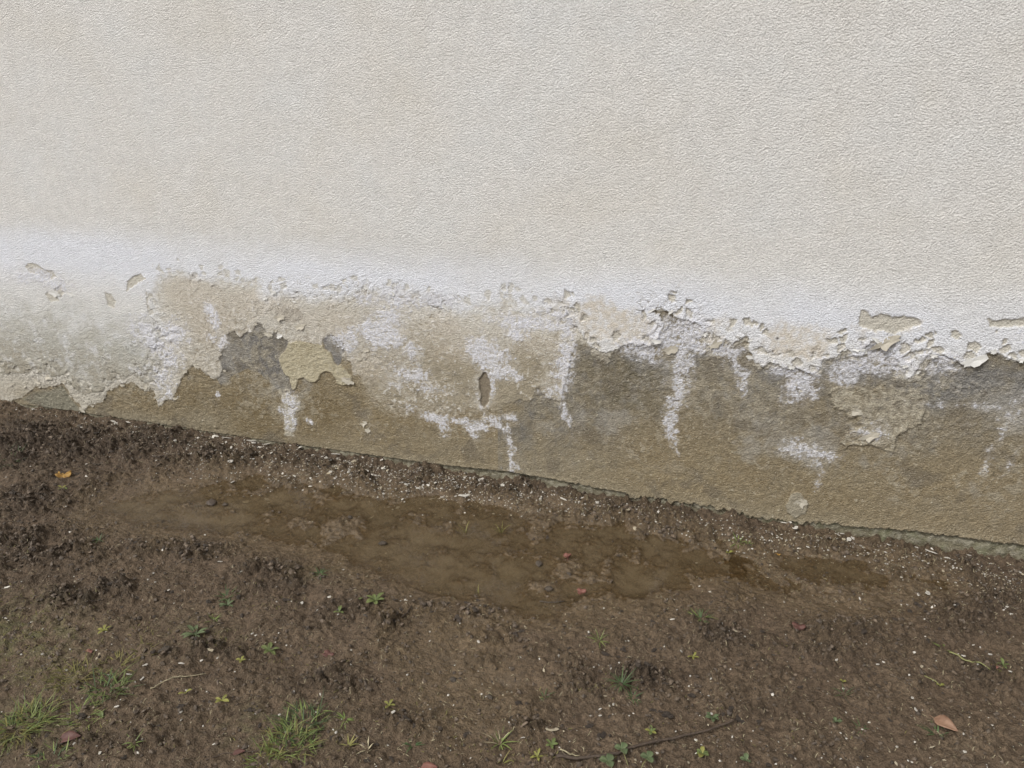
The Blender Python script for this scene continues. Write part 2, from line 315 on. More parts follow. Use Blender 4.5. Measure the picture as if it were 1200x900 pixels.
SALT = [((45,322,26,7),1.0),((68,333,20,8),.9),((28,326,16,5),.8),((168,385,20,12),.95),((205,390,16,13),1.1),((182,404,18,12),.95),((200,420,16,14),.9),((190,440,13,12),.75),((197,460,8,8),.8),((186,452,7,7),.7),((246,362,7,9),1.2),((253,378,5,11),1.0),((246,395,8,5),.6),((262,400,7,7),.8),
        ((400,397,14,9),.9),((446,392,21,14),1.55),((432,382,10,9),1.1),((455,372,18,10),1.0),((475,352,34,11),.85),((510,352,22,9),.7),((430,352,14,8),.8),((408,408,8,8),1.0),((483,412,9,9),1.15),((464,402,12,8),.8),((472,437,17,10),.85),((492,440,11,10),1.1),((500,458,8,6),.8),((462,453,12,6),.6),((414,398,6,14),.9),
        ((568,412,19,13),1.55),((577,425,16,12),1.45),((590,436,13,8),1.3),((604,441,9,4),.9),((571,445,11,4),.8),((578,452,5,14),.9),((625,379,34,7),1.3),((604,390,10,8),1.2),((600,377,11,6),.9),((650,368,18,6),1.05),((666,384,6,16),.9),((565,392,3,12),.7),((590,372,10,10),.7),
        ((664,411,9,9),1.6),((660,427,9,8),1.4),((656,440,9,8),.95),((640,462,8,6),.7),((652,458,9,8),.8),
        ((504,487,11,5),1.1),((514,491,10,5),1.3),((519,500,5,9),1.3),((524,504,3,9),.9),((540,493,15,4),1.05),((553,503,7,4),1.3),((562,500,12,5),1.25),((580,494,12,6),1.2),((597,490,7,6),1.0),((556,511,5,3),.9),((485,480,10,5),.6),
        ((743,406,16,10),1.05),((762,412,16,8),1.15),((765,424,8,5),.9),((790,388,24,14),1.7),((812,383,15,12),1.25),((803,402,18,11),1.3),((784,402,14,8),1.3),((845,410,14,5),1.1),((860,415,9,6),1.1),((866,410,16,3),.8),((880,422,16,3),.7),
        ((922,436,16,7),1.2),((940,438,14,8),1.1),((938,452,13,12),1.5),((930,470,12,5),.9),((950,465,6,5),.9),((1030,412,20,10),1.35),((1040,424,24,12),1.3),((1020,430,22,10),.9),((992,428,20,10),.85),((988,446,16,5),1.1),((982,437,12,8),.8),
        ((1104,419,17,6),1.2),((1098,432,12,9),.8),((1114,432,10,7),.7),((935,522,14,8),.85),((950,530,20,8),.95),((970,534,12,5),.7),((920,528,8,5),.5),((956,545,5,4),.7),((963,556,4,4),.7),((957,568,5,7),.6),
        ((1165,478,30,4),.5),((1185,495,14,10),.45),((1100,474,30,3),.4),((1018,508,16,8),.6),((1030,500,10,7),.5),((860,450,5,5),.0),((342,470,8,10),1.0),((340,490,7,18),.9),((281,480,2,2),1.0),((363,494,4,3),1.2),((255,463,3,4),1.1),((180,500,30,4),.45),((330,480,4,4),.6),((520,458,10,4),.6),((570,470,3,12),.5),((1195,395,40,8),.25)]
DRIPS = [([(665,440),(658,462),(663,480),(668,500)],[7,5,4,1.5],1.0),([(596,492),(594,510),(599,525),(600,548)],[5,3.5,3.5,5],1.0),([(558,462),(564,476),(566,490),(560,498)],[2,2.5,2.5,2],.75),
         ([(800,402),(798,430),(794,455),(790,478),(787,500),(792,528)],[12,11,9,8,6,4],1.1),([(838,403),(855,412),(866,430),(872,448),(873,462)],[5,6,5,4,3],1.1),([(1192,470),(1180,505),(1160,535),(1150,556)],[7,5,4,3],.55),
         ([(524,498),(521,512)],[2.5,1],.9),([(196,455),(188,470)],[6,3],.7),([(905,405),(912,430)],[1,1],.2),([(262,398),(258,412)],[4,3],.7),([(1200,522),(1170,560)],[3,2],.4),([(640,455),(655,470)],[4,3],.5)]
def blob(p, out=None):
    (cx, cy, rx, ry) = p; x0, z0 = W(cx, cy); k = ppm((x0, 0, z0)); ax = rx/k*1.08; az = ry/k*1.05
    j0, j1 = np.searchsorted(XS, [x0-3*ax, x0+3*ax]); i0, i1 = np.searchsorted(ZS[:n_lo], [z0-3*az, z0+3*az])
    sl_ = (slice(i0, i1), slice(j0, j1)); return sl_, np.exp(-(((xl[sl_]+wx[sl_]*1.3-x0)/ax)**2+((zl[sl_]+wz[sl_]*1.3-z0)/az)**2)*0.8)
def blobs(lst):
    out = np.zeros(xl.shape, np.float32)
    for p, s_ in lst:
        sl_, v = blob(p); out[sl_] = np.maximum(out[sl_], v*s_)*0.75+0.25*np.minimum(out[sl_]+v*s_, 1.6)
    return out
n_ver0 = fbm(xl, zl, 0.09, 3, 751); n_ver1 = fbm(xl, zl, 0.06, 3, 761)
def drips():
    out = np.zeros(xl.shape, np.float32)
    for pts, ws, s_ in DRIPS:
        P = WP(pts); k = ppm((P[0][0], 0, P[0][1]))
        for a in range(len(P)-1):
            (ax_, az_), (bx_, bz_) = P[a], P[a+1]; m = 0.06
            j0, j1 = np.searchsorted(XS, [min(ax_, bx_)-m, max(ax_, bx_)+m]); i0, i1 = np.searchsorted(ZS[:n_lo], [min(az_, bz_)-m, max(az_, bz_)+m]); q = (slice(i0, i1), slice(j0, j1))
            ex, ez = bx_-ax_, bz_-az_; xx = xl[q]+wx[q]*1.5+n_ver0[q]*0.014-ax_; zz = zl[q]+wz[q]*0.9-az_
            t = np.clip((xx*ex+zz*ez)/(ex*ex+ez*ez), 0, 1); d = np.hypot(xx-ex*t, zz-ez*t); w_ = (ws[a]+(ws[a+1]-ws[a])*t)/k
            out[q] = np.maximum(out[q], s_*0.80*np.exp(-(d/(w_*(1.25+1.5*n_ver1[q])))**2*0.8))
    return out
n_big = fbm(xl, zl, 0.35, 4, 31); n_mid = fbm(xl, zl, 0.09, 4, 41, 0.6); n_fine = fbm(xl, zl, 0.022, 4, 51, 0.65); n_vf = fbm(xl, zl, 0.010, 2, 61, 0.6)
n_ver = fbm(xl, zl, 0.05, 3, 71, 0.6, sy=0.22)
saltf = np.maximum(blobs(SALT), drips())
n_s = fbm(xl, zl, 0.028, 5, 701, 0.75)
saltf = np.minimum(saltf, 0.98)
salt = sstep(0.34, 1.0, saltf+1.30*n_s+0.45*n_mid+0.35*n_vf)
salt *= sstep(0.03, 0.16, saltf)
beigef = blobs(BEIGE); beige = sstep(0.15, 0.75, beigef+0.35*n_mid+0.2*n_fine)*sstep(0.02, 0.15, beigef)
flk = local(WP(FLAKE), 0.06, 0.45); dfl = local(WP(DRIPFLAKE), 0.05, 0.6); s2 = local(WP(S2)); hole = local(WP(HOLE), 0.05, 0.5)
gr1 = local(WP(GREY1), 0.08); gr2 = local(WP(GREY2), 0.05, 0.5); grl = local(WP(GREENL), 0.05, 0.5); rnd = local(WP(ROUND), 0.04, 0.5)
th = np.full(xl.shape, -9.0, np.float32)
for h_ in TOPHOLES: th = np.maximum(th, local(WP(h_), 0.05, 0.8))
# small random flakes that have come away near the peel line
d1, d2, idv = cellular(Xw, Zw, 0.030, 3)
near = sstep(0.11, 0.0, sT)*sstep(-0.002, 0.012, sT)
rmiss = ((idv < 0.26) & (d2-d1 > 0.16) & (near > 0.35))
m_miss = sstep(0.10, 0.26, d2-d1)*(idv < 0.27)*(near > 0.30)
e = 0.0022
xa = W(178, 330)[0]; xb = W(672, 380)[0]; xc = W(413, 445)[0]; xd = W(606, 470)[0]
wornT = sstep(xa-0.10, xa+0.05, xl)*sstep(xb+0.02, xb-0.10, xl); wornS = sstep(xc-0.02, xc+0.08, xl)*sstep(xd, xd-0.12, xl)
mS = sstep(-e, e, sS); mT = sstep(-e, e, sT)*(1-sstep(-e, e, th))*(1-m_miss)
mTc = mT*(1-wornT)+wornT*sstep(-0.035, 0.035, sT+0.05*n_mid+0.045*n_fine)
mTc = np.clip(mTc, 0, 1)*(1-sstep(-e, e, th)); mSc = mS*(1-wornS)+wornS*sstep(-0.05, 0.03, sS+0.06*n_mid+0.05*n_fine)
mTc *= mSc; mT *= mS; mF = sstep(-e, e, flk); mD = sstep(-e, e, dfl)*sstep(-0.25, 0.1, n_fine+0.15); mS2 = sstep(-e, e, s2); mH = sstep(-e, e, hole)
wid_u = np.clip(0.020+0.055*(n_mid+0.8*n_big), -0.01, 0.09); sU = sT+wid_u-0.004+0.02*n_fine
mU = sstep(-e, e, sU)*(1-mS)*(xl > xb-0.05); sU2 = sT+wid_u*0.5+0.02*n_fine; mU2 = sstep(-e, e, sU2)*(1-mS)*(xl > xb-0.05)
mV = sstep(-e, e, sT-0.016-0.05*np.clip(n_mid+0.2, 0, 1)+0.02*n_fine)*mT
leftm = sstep(-1.75, -2.3, xl)*sstep(0.66, 0.40, np.clip(zl, 0, 1.05)+0.1*n_mid)
# relief in millimetres
lipS = np.exp(-np.clip(sS, 0, 1)/0.010)*mS; lipT = np.exp(-np.clip(sT, 0, 1)/0.012)*mT
stepT = np.where(xl < -0.9, 2.0, 3.6)          # the coat is thicker to the right
weak = 1-0.72*wornT  # between the flake and the hole the edge is worn thin
hS = 2.4*(1-0.80*wornS)
hmm = hS*mS+stepT*weak*mT
hmm += lipS*(0.4+4.2*np.clip(n_mid+0.05, 0, 1))*(1-0.8*wornS)+lipT*(0.3+4.5*np.clip(n_mid+0.03, 0, 1))*weak
hmm += mF*(3.2+2.5*np.exp(-np.clip(flk, 0, 1)/0.008)+5.5*np.abs(fbm(xl, zl, 0.05, 4, 91, 0.6, sy=2.2)))*(1-mS)
hmm += mU*1.3+mU2*1.2+mV*1.0
hmm += mS2*np.maximum(n_mid, 0)*5
hmm += mD*2.0*(1-mF)+mS2*(2.6+2.4*np.exp(-np.clip(s2, 0, 1)/0.008))+sstep(-e, e, rnd)*4.0
hmm += -6.5*mH
cr = sstep(0.10, 0.02, d2-d1)                  # craquelure in the loose paint next to the peel line
loose = np.clip(sstep(0.10, 0.0, np.abs(sT))+sstep(0.06, 0.0, np.abs(sS)), 0, 1)*sstep(0.0, 0.25, n_big+n_mid*0.7+0.10)
# overlapping plate look: each cell a little tilted
tilt = (idv-0.5)
loose = np.clip(loose+0.8*leftm*sstep(0.0, 0.3, n_big+n_mid), 0, 1)
crk = cr*sstep(-0.05, 0.25, fbm(xl, zl, 0.05, 2, 161))
e1, e2, eid = cellular(Xw*1.0+n_fine*0.012, Zw+n_fine*0.012, 0.020, 23); plate2 = sstep(-0.05, 0.30, n_mid)
hmm += loose*mS*(1-mF)*(3.4*tilt*(1-d1)-3.2*crk+plate2*((eid-0.5)*3.6*(1-e1)-1.6*sstep(0.14, 0.03, e2-e1)))
hmm += leftm*(n_fine*2.0+n_mid*1.5+fbm(xl, zl, 0.014, 3, 171, 0.7)*1.2)
hmm += (fbm(xl, zl, 0.014, 3, 171, 0.7)*1.8+fbm(xl, zl, 0.035, 3, 181, 0.65)*1.6)*np.maximum(1-mT, loose*0.6)
hmm += salt*(0.7+2.2*n_s+0.8*n_vf)
pit = sstep(0.30, 0.45, n_fine)*(1-mS)
damp_low = (1-mS)
hmm += (n_mid*1.6+n_fine*1.5+n_vf*0.9)*(0.35+0.65*np.maximum(damp_low, loose))+n_big*2.0
SCUFF = blobs([((945,530,26,11),1.0),((1010,500,30,20),.7),((1130,450,70,16),1.0),((480,430,40,20),.6),((400,430,30,14),.4),((50,445,40,12),.9),((330,365,30,16),.7),((745,440,50,25),.6),((430,420,30,14),.8),((430,505,18,14),.5),((1150,500,50,20),.5)])
hmm += SCUFF*(fbm(xl, zl, 0.018, 3, 121, 0.7)*5.0)
lb_ = fbm(xl, zl, 0.35, 4, 31); lm_ = fbm(xl, zl, 0.09, 2, 41)
# lower lip of the render coat above the footing
LIP = [(-60,462),(0,471),(50,477),(110,486),(160,493),(230,504),(330,519),(440,534),(520,545),(600,553),(650,562),(700,572),(730,577),(742,584),(760,582),(800,590),(830,593),(870,602),(880,606),(900,607),(925,612),(960,613),(1000,617),(1060,621),(1120,629),(1200,639),(1300,652)]
lp = np.array(WP(LIP)); lipz = np.interp(XS, lp[:, 0], lp[:, 1])
lipz = lipz+(perlin(XS/0.03, XS*0, 131)*0.006+perlin(XS/0.011, XS*0+3, 132)*0.004)*(0.5+0.7*(XS > -0.6)+1.5*(XS > -0.35)*(XS < 0.45))
dl = zl-lipz[None, :].astype(np.float32)
hmm += np.exp(-np.clip(dl-0.002, 0, 1)/0.016)*(3.2+3*np.clip(n_mid, 0, 1))*sstep(-1.9, -1.2, xl)
cut = sstep(0.0, -0.003, dl)
Ylo = -hmm*0.001*(1-cut)+cut*0.040

# ---- colours (as seen in flat daylight, turned to albedo below)
def C3(r_, g_, b_): return np.array([r_, g_, b_], np.float32)/255
def lay(C, c, m): return C+(c-C)*m[..., None]
hgt = np.clip(zl, 0, 1.05)
base = np.zeros(xl.shape+(3,), np.float32)+C3(141, 130, 108)
base = lay(base, C3(125, 110, 84), np.clip(0.5+1.5*n_mid+0.6*n_big, 0, 1)*0.7)
base = lay(base, C3(160, 148, 122), np.clip(2.0*n_fine+0.9*n_mid-0.05, 0, 1)*0.8)
base = lay(base, C3(108, 97, 77), np.clip(-1.6*n_fine-0.8*n_mid-0.1, 0, 1)*0.55)
gz = sstep(-0.42, -0.02, sS+0.10*n_mid)*(xl > xb-0.3); base = lay(base, C3(136, 133, 127), gz*np.clip(0.6+1.4*n_mid+n_big, 0, 1)*0.8)
base = lay(base, C3(112, 107, 97), gz*np.clip(1.9*fbm(xl, zl, 0.16, 3, 191)+0.05, 0, 1)*0.8)
base = lay(base, C3(146, 140, 124), sstep(0.10, 0.0, hgt)*np.clip(0.55+n_mid*1.2, 0, 1)*0.7)
br = blobs([((300,490,60,25),1.0),((380,480,40,22),1.0),((210,470,40,14),.7),((460,505,25,20),.4)]); base = lay(base, C3(113, 98, 70), np.clip(br*(0.75+n_mid), 0, 1)*0.75)
dk = blobs([((740,430,42,18),1.0),((720,455,40,20),.8),((745,470,25,12),.7),((690,430,16,20),.7),((500,410,40,18),.35),((620,430,30,20),.3)]); base = lay(base, C3(104, 97, 80), np.clip(dk*(0.9+1.2*n_mid), 0, 1)*0.85)
gy = blobs([((830,418,30,10),.9),((900,440,30,12),1.0),((1000,440,60,12),.6),((1140,448,80,26),1.4),((1090,440,30,14),.9),((980,432,25,12),.9),((770,428,22,9),.8),((745,420,30,8),.6)]); base = lay(base, C3(124, 123, 122), np.clip(gy*(0.95+1.3*n_mid), 0, 1)*0.9)
lt = blobs([((650,540,50,20),.8),((640,480,40,20),.4),((840,450,40,20),.6),((900,480,40,20),.3),((520,520,50,12),.4),((1160,500,60,20),.5),((240,490,30,10),.9),((160,490,40,8),.6)]); base = lay(base, C3(150, 143, 126), np.clip(lt*(0.8+n_mid), 0, 1)*0.7)
oc = blobs([((860,452,26,9),.8),((430,500,20,22),.9),((780,555,60,22),.6),((1100,560,80,25),.5),((420,425,20,10),.4)]); base = lay(base, C3(156, 141, 110), np.clip(oc*(0.8+1.5*n_fine), 0, 1)*0.45)
right = sstep(0.2, 1.1, xl)*sstep(0.62, 0.25, hgt); base = lay(base, C3(146, 134, 112), right*0.45)
base = lay(base, C3(119, 118, 119), sstep(-0.004, 0.004, gr1)*np.clip(0.85+n_mid*0.9, 0, 1)*0.92)
base = lay(base, C3(122, 121, 122), sstep(-0.003, 0.003, gr2)*0.9)
base = lay(base, C3(133, 133, 122), sstep(-0.003, 0.02, grl)*0.7)
skim = np.zeros_like(base)+C3(183, 177, 165)
skim = lay(skim, C3(158, 149, 133), np.clip(0.45+1.6*n_mid+0.6*n_big, 0, 1)*0.7)
skim = lay(skim, C3(204, 199, 189), np.clip(2.2*n_fine+0.6*n_mid, 0, 1)*0.75)
skim = lay(skim, C3(142, 132, 114), np.clip(-2.2*n_fine-1.2*n_mid-0.15, 0, 1)*0.7)
ctr = blobs([((550,430,80,30),1.0),((600,460,60,25),1.0),((500,450,70,25),1.0),((450,460,40,20),1.0),((640,430,40,25),.9)]); skim = lay(skim, C3(144, 134, 113), np.clip(ctr*(0.95+1.8*n_mid), 0, 1)*0.85); skim = lay(skim, C3(122, 114, 98), np.clip(ctr*(2.2*fbm(xl, zl, 0.07, 4, 731, 0.65)-0.1), 0, 1)*0.7)
skim = lay(skim, C3(148, 138, 118), np.clip(blobs([((20,452,60,14),1.3),((90,462,50,16),1.3),((160,455,50,14),1.2),((220,435,20,12),.7)]), 0, 1)*0.9)
skim = lay(skim, C3(203, 199, 190), sstep(-0.20, 0.0, sT+0.05*n_mid)*0.6)
skim = lay(skim, C3(148, 140, 128), sstep(0.0, 0.01, blobs([((340,368,22,10),1.0)])-0.55)*0.6)
top = np.zeros_like(base)+C3(207, 204, 198)
# left: the paint dulls and greens towards the ground
xw0 = np.clip(xl, -3.9, 1.5)
dull = sstep(0.56, 0.22, hgt+n_mid*0.16+n_fine*0.06)*sstep(-1.8, -2.3, xl)
top = lay(top, C3(192, 191, 186), sstep(0.72, 0.48, hgt+n_mid*0.16)*sstep(-1.8, -2.3, xl)*0.85)
top = lay(top, C3(148, 141, 125), dull*np.clip(0.95+n_mid, 0, 1))
top = lay(top, C3(158, 159, 151), blobs([((150,410,40,12),.8),((60,400,40,12),.5),((90,425,30,10),.5)])*0.5)
band = np.exp(-((hgt-(0.79-0.012*(xw0+1)))/0.15)**2)*np.clip(1.0+n_big*0.8, 0, 1.2)
band2 = sstep(0.96, 0.80, hgt)*sstep(-3.9, -0.5, xl)*0.4
top = lay(top, C3(214, 216, 223), np.clip(band, 0, 1)*0.8)
top = lay(top, C3(211, 210, 208), np.clip(band2, 0, 1)*sstep(0.80, 0.72, hgt))
top = lay(top, C3(188, 179, 165), beige*np.clip(0.6+1.2*n_fine+0.6*n_mid, 0.1, 0.9))
skim = lay(skim, C3(184, 174, 158), beige*0.45)
crust = np.clip(sstep(0.02, 0.30, hgt)*(0.55+1.2*n_big+0.8*n_mid), 0.12, 1)
n_c = fbm(xl, zl, 0.014, 3, 171, 0.7)*crust; n_p = fbm(xl, zl, 0.035, 3, 181, 0.65)*(0.4+0.6*crust); rz = sstep(0.03, 0.2, zl)
base = lay(base, C3(176, 168, 150), sstep(0.10, 0.42, n_c+0.5*n_p)*0.55); base = lay(base, C3(92, 84, 68), sstep(0.14, 0.45, -n_c-0.4*n_p)*0.55)
base = lay(base, C3(163, 156, 140), sstep(0.10, 0.35, n_p+0.8*n_big)*0.55*rz)
skim = lay(skim, C3(212, 208, 202), sstep(0.12, 0.40, n_c+0.7*n_p)*0.7); skim = lay(skim, C3(136, 127, 110), sstep(0.18, 0.45, -n_c-0.5*n_p)*0.6)
top = lay(top, C3(176, 168, 152), sstep(0.2, 0.5, -n_c-0.6*n_p)*0.45*sstep(0.16, 0.02, sT))
top = lay(top, C3(168, 164, 152), leftm*np.clip(1.9*fbm(xl, zl, 0.11, 4, 711, 0.65)+0.12, 0, 1)*0.8); top = lay(top, C3(214, 214, 217), leftm*np.clip(2.2*fbm(xl, zl, 0.08, 5, 721, 0.7)-0.05, 0, 1)*0.75*sstep(0.14, 0.3, hgt))
base = lay(base, C3(112, 110, 108), np.clip(gz*2.4*fbm(xl, zl, 0.05, 4, 741, 0.7), 0, 1)*0.7)
base = base*np.array([0.945, 0.935, 0.91], np.float32)
base = lay(base, C3(150, 146, 137), sstep(0.05, 0.35, fbm(xl, zl, 0.22, 5, 771, 0.65))*0.6*sstep(0.08, 0.3, zl)); base = lay(base, C3(106, 97, 82), sstep(0.08, 0.38, fbm(xl, zl, 0.17, 5, 781, 0.65))*0.6)
C = lay(base, skim, mSc); C = lay(C, C3(163, 155, 138), mU*0.75); C = lay(C, C3(186, 180, 167), mU2*0.75)
C = lay(C, top, mTc)
flc = np.zeros_like(base)+C3(172, 163, 139); flc = lay(flc, C3(148, 138, 112), np.clip(0.3+1.8*n_fine+n_mid, 0, 1)*0.6)
C = lay(C, C3(186, 181, 169), np.maximum(sstep(-e, e, th)*(sT > 0)*0.8, m_miss*(sT > 0.02)*0.6)*(1-salt*.6))
C = lay(C, flc, mF*(1-mS)); C = lay(C, C3(170, 162, 144), mD*(1-mF))
s2c = np.zeros_like(base)+C3(163, 154, 133); s2c = lay(s2c, C3(180, 174, 160), np.clip(1.5*n_fine+.2, 0, 1)*.7); C = lay(C, s2c, mS2*np.clip(0.55+1.8*n_fine+0.8*n_mid, 0.1, 0.9))
C = lay(C, C3(150, 143, 126), sstep(-e, e, rnd)*0.8)
C = lay(C, C3(118, 108, 92), mH); C = lay(C, C3(96, 88, 76), crk*loose*mS*(1-mF)*0.55)
hb = 6.6+lb_*2.0+lm_*0.5
hmm = hmm+(hb-hmm)*sstep(0.86, 1.02, zl)
Ylo = -hmm*0.001*(1-cut)+cut*0.040
sc_ = np.zeros_like(base)+C3(216, 218, 229); sc_ = lay(sc_, C3(198, 196, 200), np.clip(-2*n_fine, 0, 1)*0.7)
C = lay(C, sc_, np.clip(salt*(1-mH)*(0.80+0.8*n_vf), 0, 0.93))
haze_s = sstep(0.03, 0.5, saltf)*(1-mH)*np.clip(0.6+1.8*n_s, 0, 1); C = lay(C, C3(188, 184, 180), haze_s*0.5)
C = lay(C, C3(156, 150, 140), SCUFF*np.clip(fbm(xl, zl, 0.018, 3, 121, 0.7)*3, 0, 1)*(1-mT)*0.8)
white_specks = sstep(0.50, 0.62, fbm(xl, zl, 0.016, 2, 141))*(1-mS); C = lay(C, C3(188, 180, 160), white_specks*0.7)
px_, pz_ = W(911, 396); C = lay(C, C3(50, 45, 40), np.exp(-(((xl-px_)/0.004)**2+((zl-pz_)/0.004)**2)))
# upper rows
Xu, Zu = X[n_lo:], Z[n_lo:]
ub = fbm(Xu, Zu, 0.5, 4, 31); um = fbm(Xu, Zu, 0.12, 3, 42)
up_c = np.zeros(Xu.shape+(3,), np.float32)+C3(206, 203, 198)
up_c = lay(up_c, C3(202, 197, 188), np.clip(ub*1.6+um*0.5, 0, 1)*0.7); up_c = lay(up_c, C3(205, 205, 203), np.clip(-ub*1.5+um*0.5, 0, 1)*0.6)
low_match = sstep(0.90, 1.04, zl+0.05*n_mid)
lb = fbm(xl, zl, 0.5, 4, 31); lm = fbm(xl, zl, 0.12, 3, 42); uc2 = np.zeros_like(base)+C3(206, 203, 198)
uc2 = lay(uc2, C3(202, 197, 188), np.clip(lb*1.6+lm*0.5, 0, 1)*0.7); uc2 = lay(uc2, C3(205, 205, 203), np.clip(-lb*1.5+lm*0.5, 0, 1)*0.6)
C = lay(C, uc2, low_match)
Call = np.concatenate([C, up_c], 0)
Yall = np.concatenate([Ylo, -(6.6+fbm(Xu, Zu, 0.35, 4, 31)*2.0+fbm(Xu, Zu, 0.09, 2, 41)*0.5)*0.001], 0)
gran = np.ones(X.shape, np.float32); dampm = np.zeros(X.shape, np.float32)
dampm[:n_lo] = np.clip((1-mT)*(1-mF*0.8)*(1-salt)*(0.55+0.45*(1-mS)), 0, 1)
gran[:n_lo] = 1.0-0.25*beige*mT+0.15*(1-mS)-0.6*mH-0.35*mF
WALB = 1.02
V = np.stack([X, Yall, Z], -1)
building = empty('rendered_wall', (-0.8, 0, 0), 'long pale stucco wall with damp stains and peeling paint along its foot', 'wall')
me = mesh_np('wall_face', V-np.array([-0.8, 0, 0], np.float32), grid_faces(*X.shape))
attr_color(me, 'Col', srgb(Call)*WALB); attr_color(me, 'mask', np.stack([gran, dampm, dampm*0], -1))
link('render_face', me, M_WALL, building)
def box_mesh(name, x0, x1, y0, y1, z0, z1):
    v = [(x, y, z) for x in (x0, x1) for y in (y0, y1) for z in (z0, z1)]
    f = [(0, 1, 3, 2), (4, 6, 7, 5), (0, 4, 5, 1), (2, 3, 7, 6), (0, 2, 6, 4), (1, 5, 7, 3)]
    return mesh_np(name, v, f, False)
M_MAS = mat_simple('old_masonry', (0.30, 0.28, 0.24), (0.42, 0.40, 0.36), 12, 0.9, 0.004)
link('masonry', box_mesh('masonry', -12.9, 9.6, 0.055, 0.45, -0.3, 4.15), M_MAS, building)
# footing: an older cement strip that shows under the lip of the render
fx = growing(-3.9, 1.45, 0.006, (-13, 9)); fz = np.arange(-0.15, 0.16, 0.005)
FX, FZ = np.meshgrid(fx, fz); fn = fbm(FX, FZ, 0.08, 5, 151, 0.62); fnn = fbm(FX, FZ, 0.02, 3, 152)
slope = np.clip(FZ, -0.1, 0.2)*0.12
FY = 0.004+slope-fn*0.012-fnn*0.006
FC = np.zeros(FX.shape+(3,), np.float32)+C3(133, 127, 110)
FC = lay(FC, C3(92, 82, 66), sstep(0.015, -0.012, FZ+0.02*fn)*0.8); FC = lay(FC, C3(104, 98, 78), np.clip(0.5-fnn*2-fn, 0, 1)*0.8); FC = lay(FC, C3(96, 98, 70), np.clip(0.1+fn*2.0, 0, 1)*np.clip(1.2-np.abs(FX-0.45)/0.9, 0.15, 1)*0.8); FC = lay(FC, C3(142, 137, 120), np.clip(fnn*1.6+0.1, 0, 1)*0.7)
me = mesh_np('footing', np.stack([FX+0.8, FY, FZ], -1), grid_faces(*FX.shape)); attr_color(me, 'Col', srgb(FC)); attr_color(me, 'mask', np.stack([FX*0+1, FX*0+0.8, FX*0], -1))
link('footing', me, M_WALL, building)

# curled paint flakes that lift off the peel line: each a thin bent plate of its own
def wall_y(x, z):
    j = min(max(np.searchsorted(XS, x), 1), len(XS)-1); i = min(max(np.searchsorted(ZS, z), 1), len(ZS)-1); return float(Yall[i, j])
def flake_mesh(w, h, curl, seed):
    r_ = random.Random(seed); n = 16; rings = 3; vs = []; fs = []
    prof = [1+0.55*r_.uniform(-1, 1)*(1 if i % 2 else .5) for i in range(n)]; sk = r_.uniform(-.5, .5)
    for side, t in ((0, 0.0), (1, 0.0011)):
        vs.append((0, t, 0))
        for k in range(1, rings+1):
            for i in range(n):
                a = 2*math.pi*i/n; q = k/rings*(1+(prof[i]-1)*(k/rings)); x = math.cos(a)*w*0.5*q; z = math.sin(a)*h*0.5*q; x += sk*z
                lift = curl*max(0, (h*0.45-z)/h)**2*(1+.35*math.sin(x/w*7+seed)); vs.append((x, -lift+t-0.0008*math.sin(a*3+seed)*k/rings, z))
    o2 = 1+rings*n
    for s_ in (0, 1):
        o = s_*o2
        for i in range(n):
            j = (i+1) % n
            fs.append((o, o+1+i, o+1+j) if s_ else (o, o+1+j, o+1+i))
            for k in range(rings-1):
                a, b, c, d = o+1+k*n+i, o+1+k*n+j, o+1+(k+1)*n+j, o+1+(k+1)*n+i
                fs.append((a, d, c, b) if s_ else (a, b, c, d))
    r0 = 1+(rings-1)*n
    for i in range(n):
        j = (i+1) % n; fs.append((r0+i, r0+j, o2+r0+j, o2+r0+i))
    me = bpy.data.meshes.new('paint_flake'); me.from_pydata(vs, [], fs); me.update()
    return me
fl_white = [flake_mesh(0.042, 0.024, 0.0055, i) for i in range(8)]; fl_beige = [flake_mesh(0.042, 0.024, 0.006, 20+i) for i in range(7)]
for m_ in fl_white: m_.materials.append(M_FLAKE)
for m_ in fl_beige: m_.materials.append(M_FLAKEB)
def along(pts, every):
    out = []; P = WP(pts); acc = 0
    for (a, b) in zip(P[:-1], P[1:]):
        L = math.hypot(b[0]-a[0], b[1]-a[1]); d = every-acc
        while d < L: t = d/L; out.append((a[0]+(b[0]-a[0])*t, a[1]+(b[1]-a[1])*t)); d += every
        acc = (acc+L) % every
    return out
fr_ = random.Random(9)
spots = [(x, z, 0, fr_.uniform(.35, .85)) for x, z in along(T2_PX, 0.075)]
spots += [(x, z, 1, fr_.uniform(.4, 1.0)) for x, z in along(S_PX[:56], 0.085)]
spots += [(x, z, 0, fr_.uniform(.3, .75)) for x, z in along(TL_PX[18:], 0.12)]
for x, z, kind, s_ in [(*W(44,447),1,1.5),(*W(30,452),1,1.4),(*W(58,443),1,1.3),(*W(15,452),1,1.2),(*W(408,446),1,1.4),(*W(330,395),0,1.2),(*W(1040,404),1,2.2),(*W(1140,424),0,1.6),(*W(837,404),1,1.3),(*W(1007,412),0,1.2),(*W(785,412),1,1.4),(*W(66,345),0,1.3),(*W(84,346),0,1.0),(*W(172,454),1,1.3),(*W(938,590),1,1.4),(*W(432,505),1,1.0),(*W(425,497),1,.9),(*W(1003,485),1,1.3),(*W(1018,512),1,1.2),(*W(420,420),1,1.1),(*W(430,410),1,.9),(*W(310,350),0,.9),(*W(322,345),0,.9),(*W(345,352),0,1.0),(*W(330,372),1,1.0),(*W(352,385),1,1.1)]:
    spots.append((x, z, kind, s_))
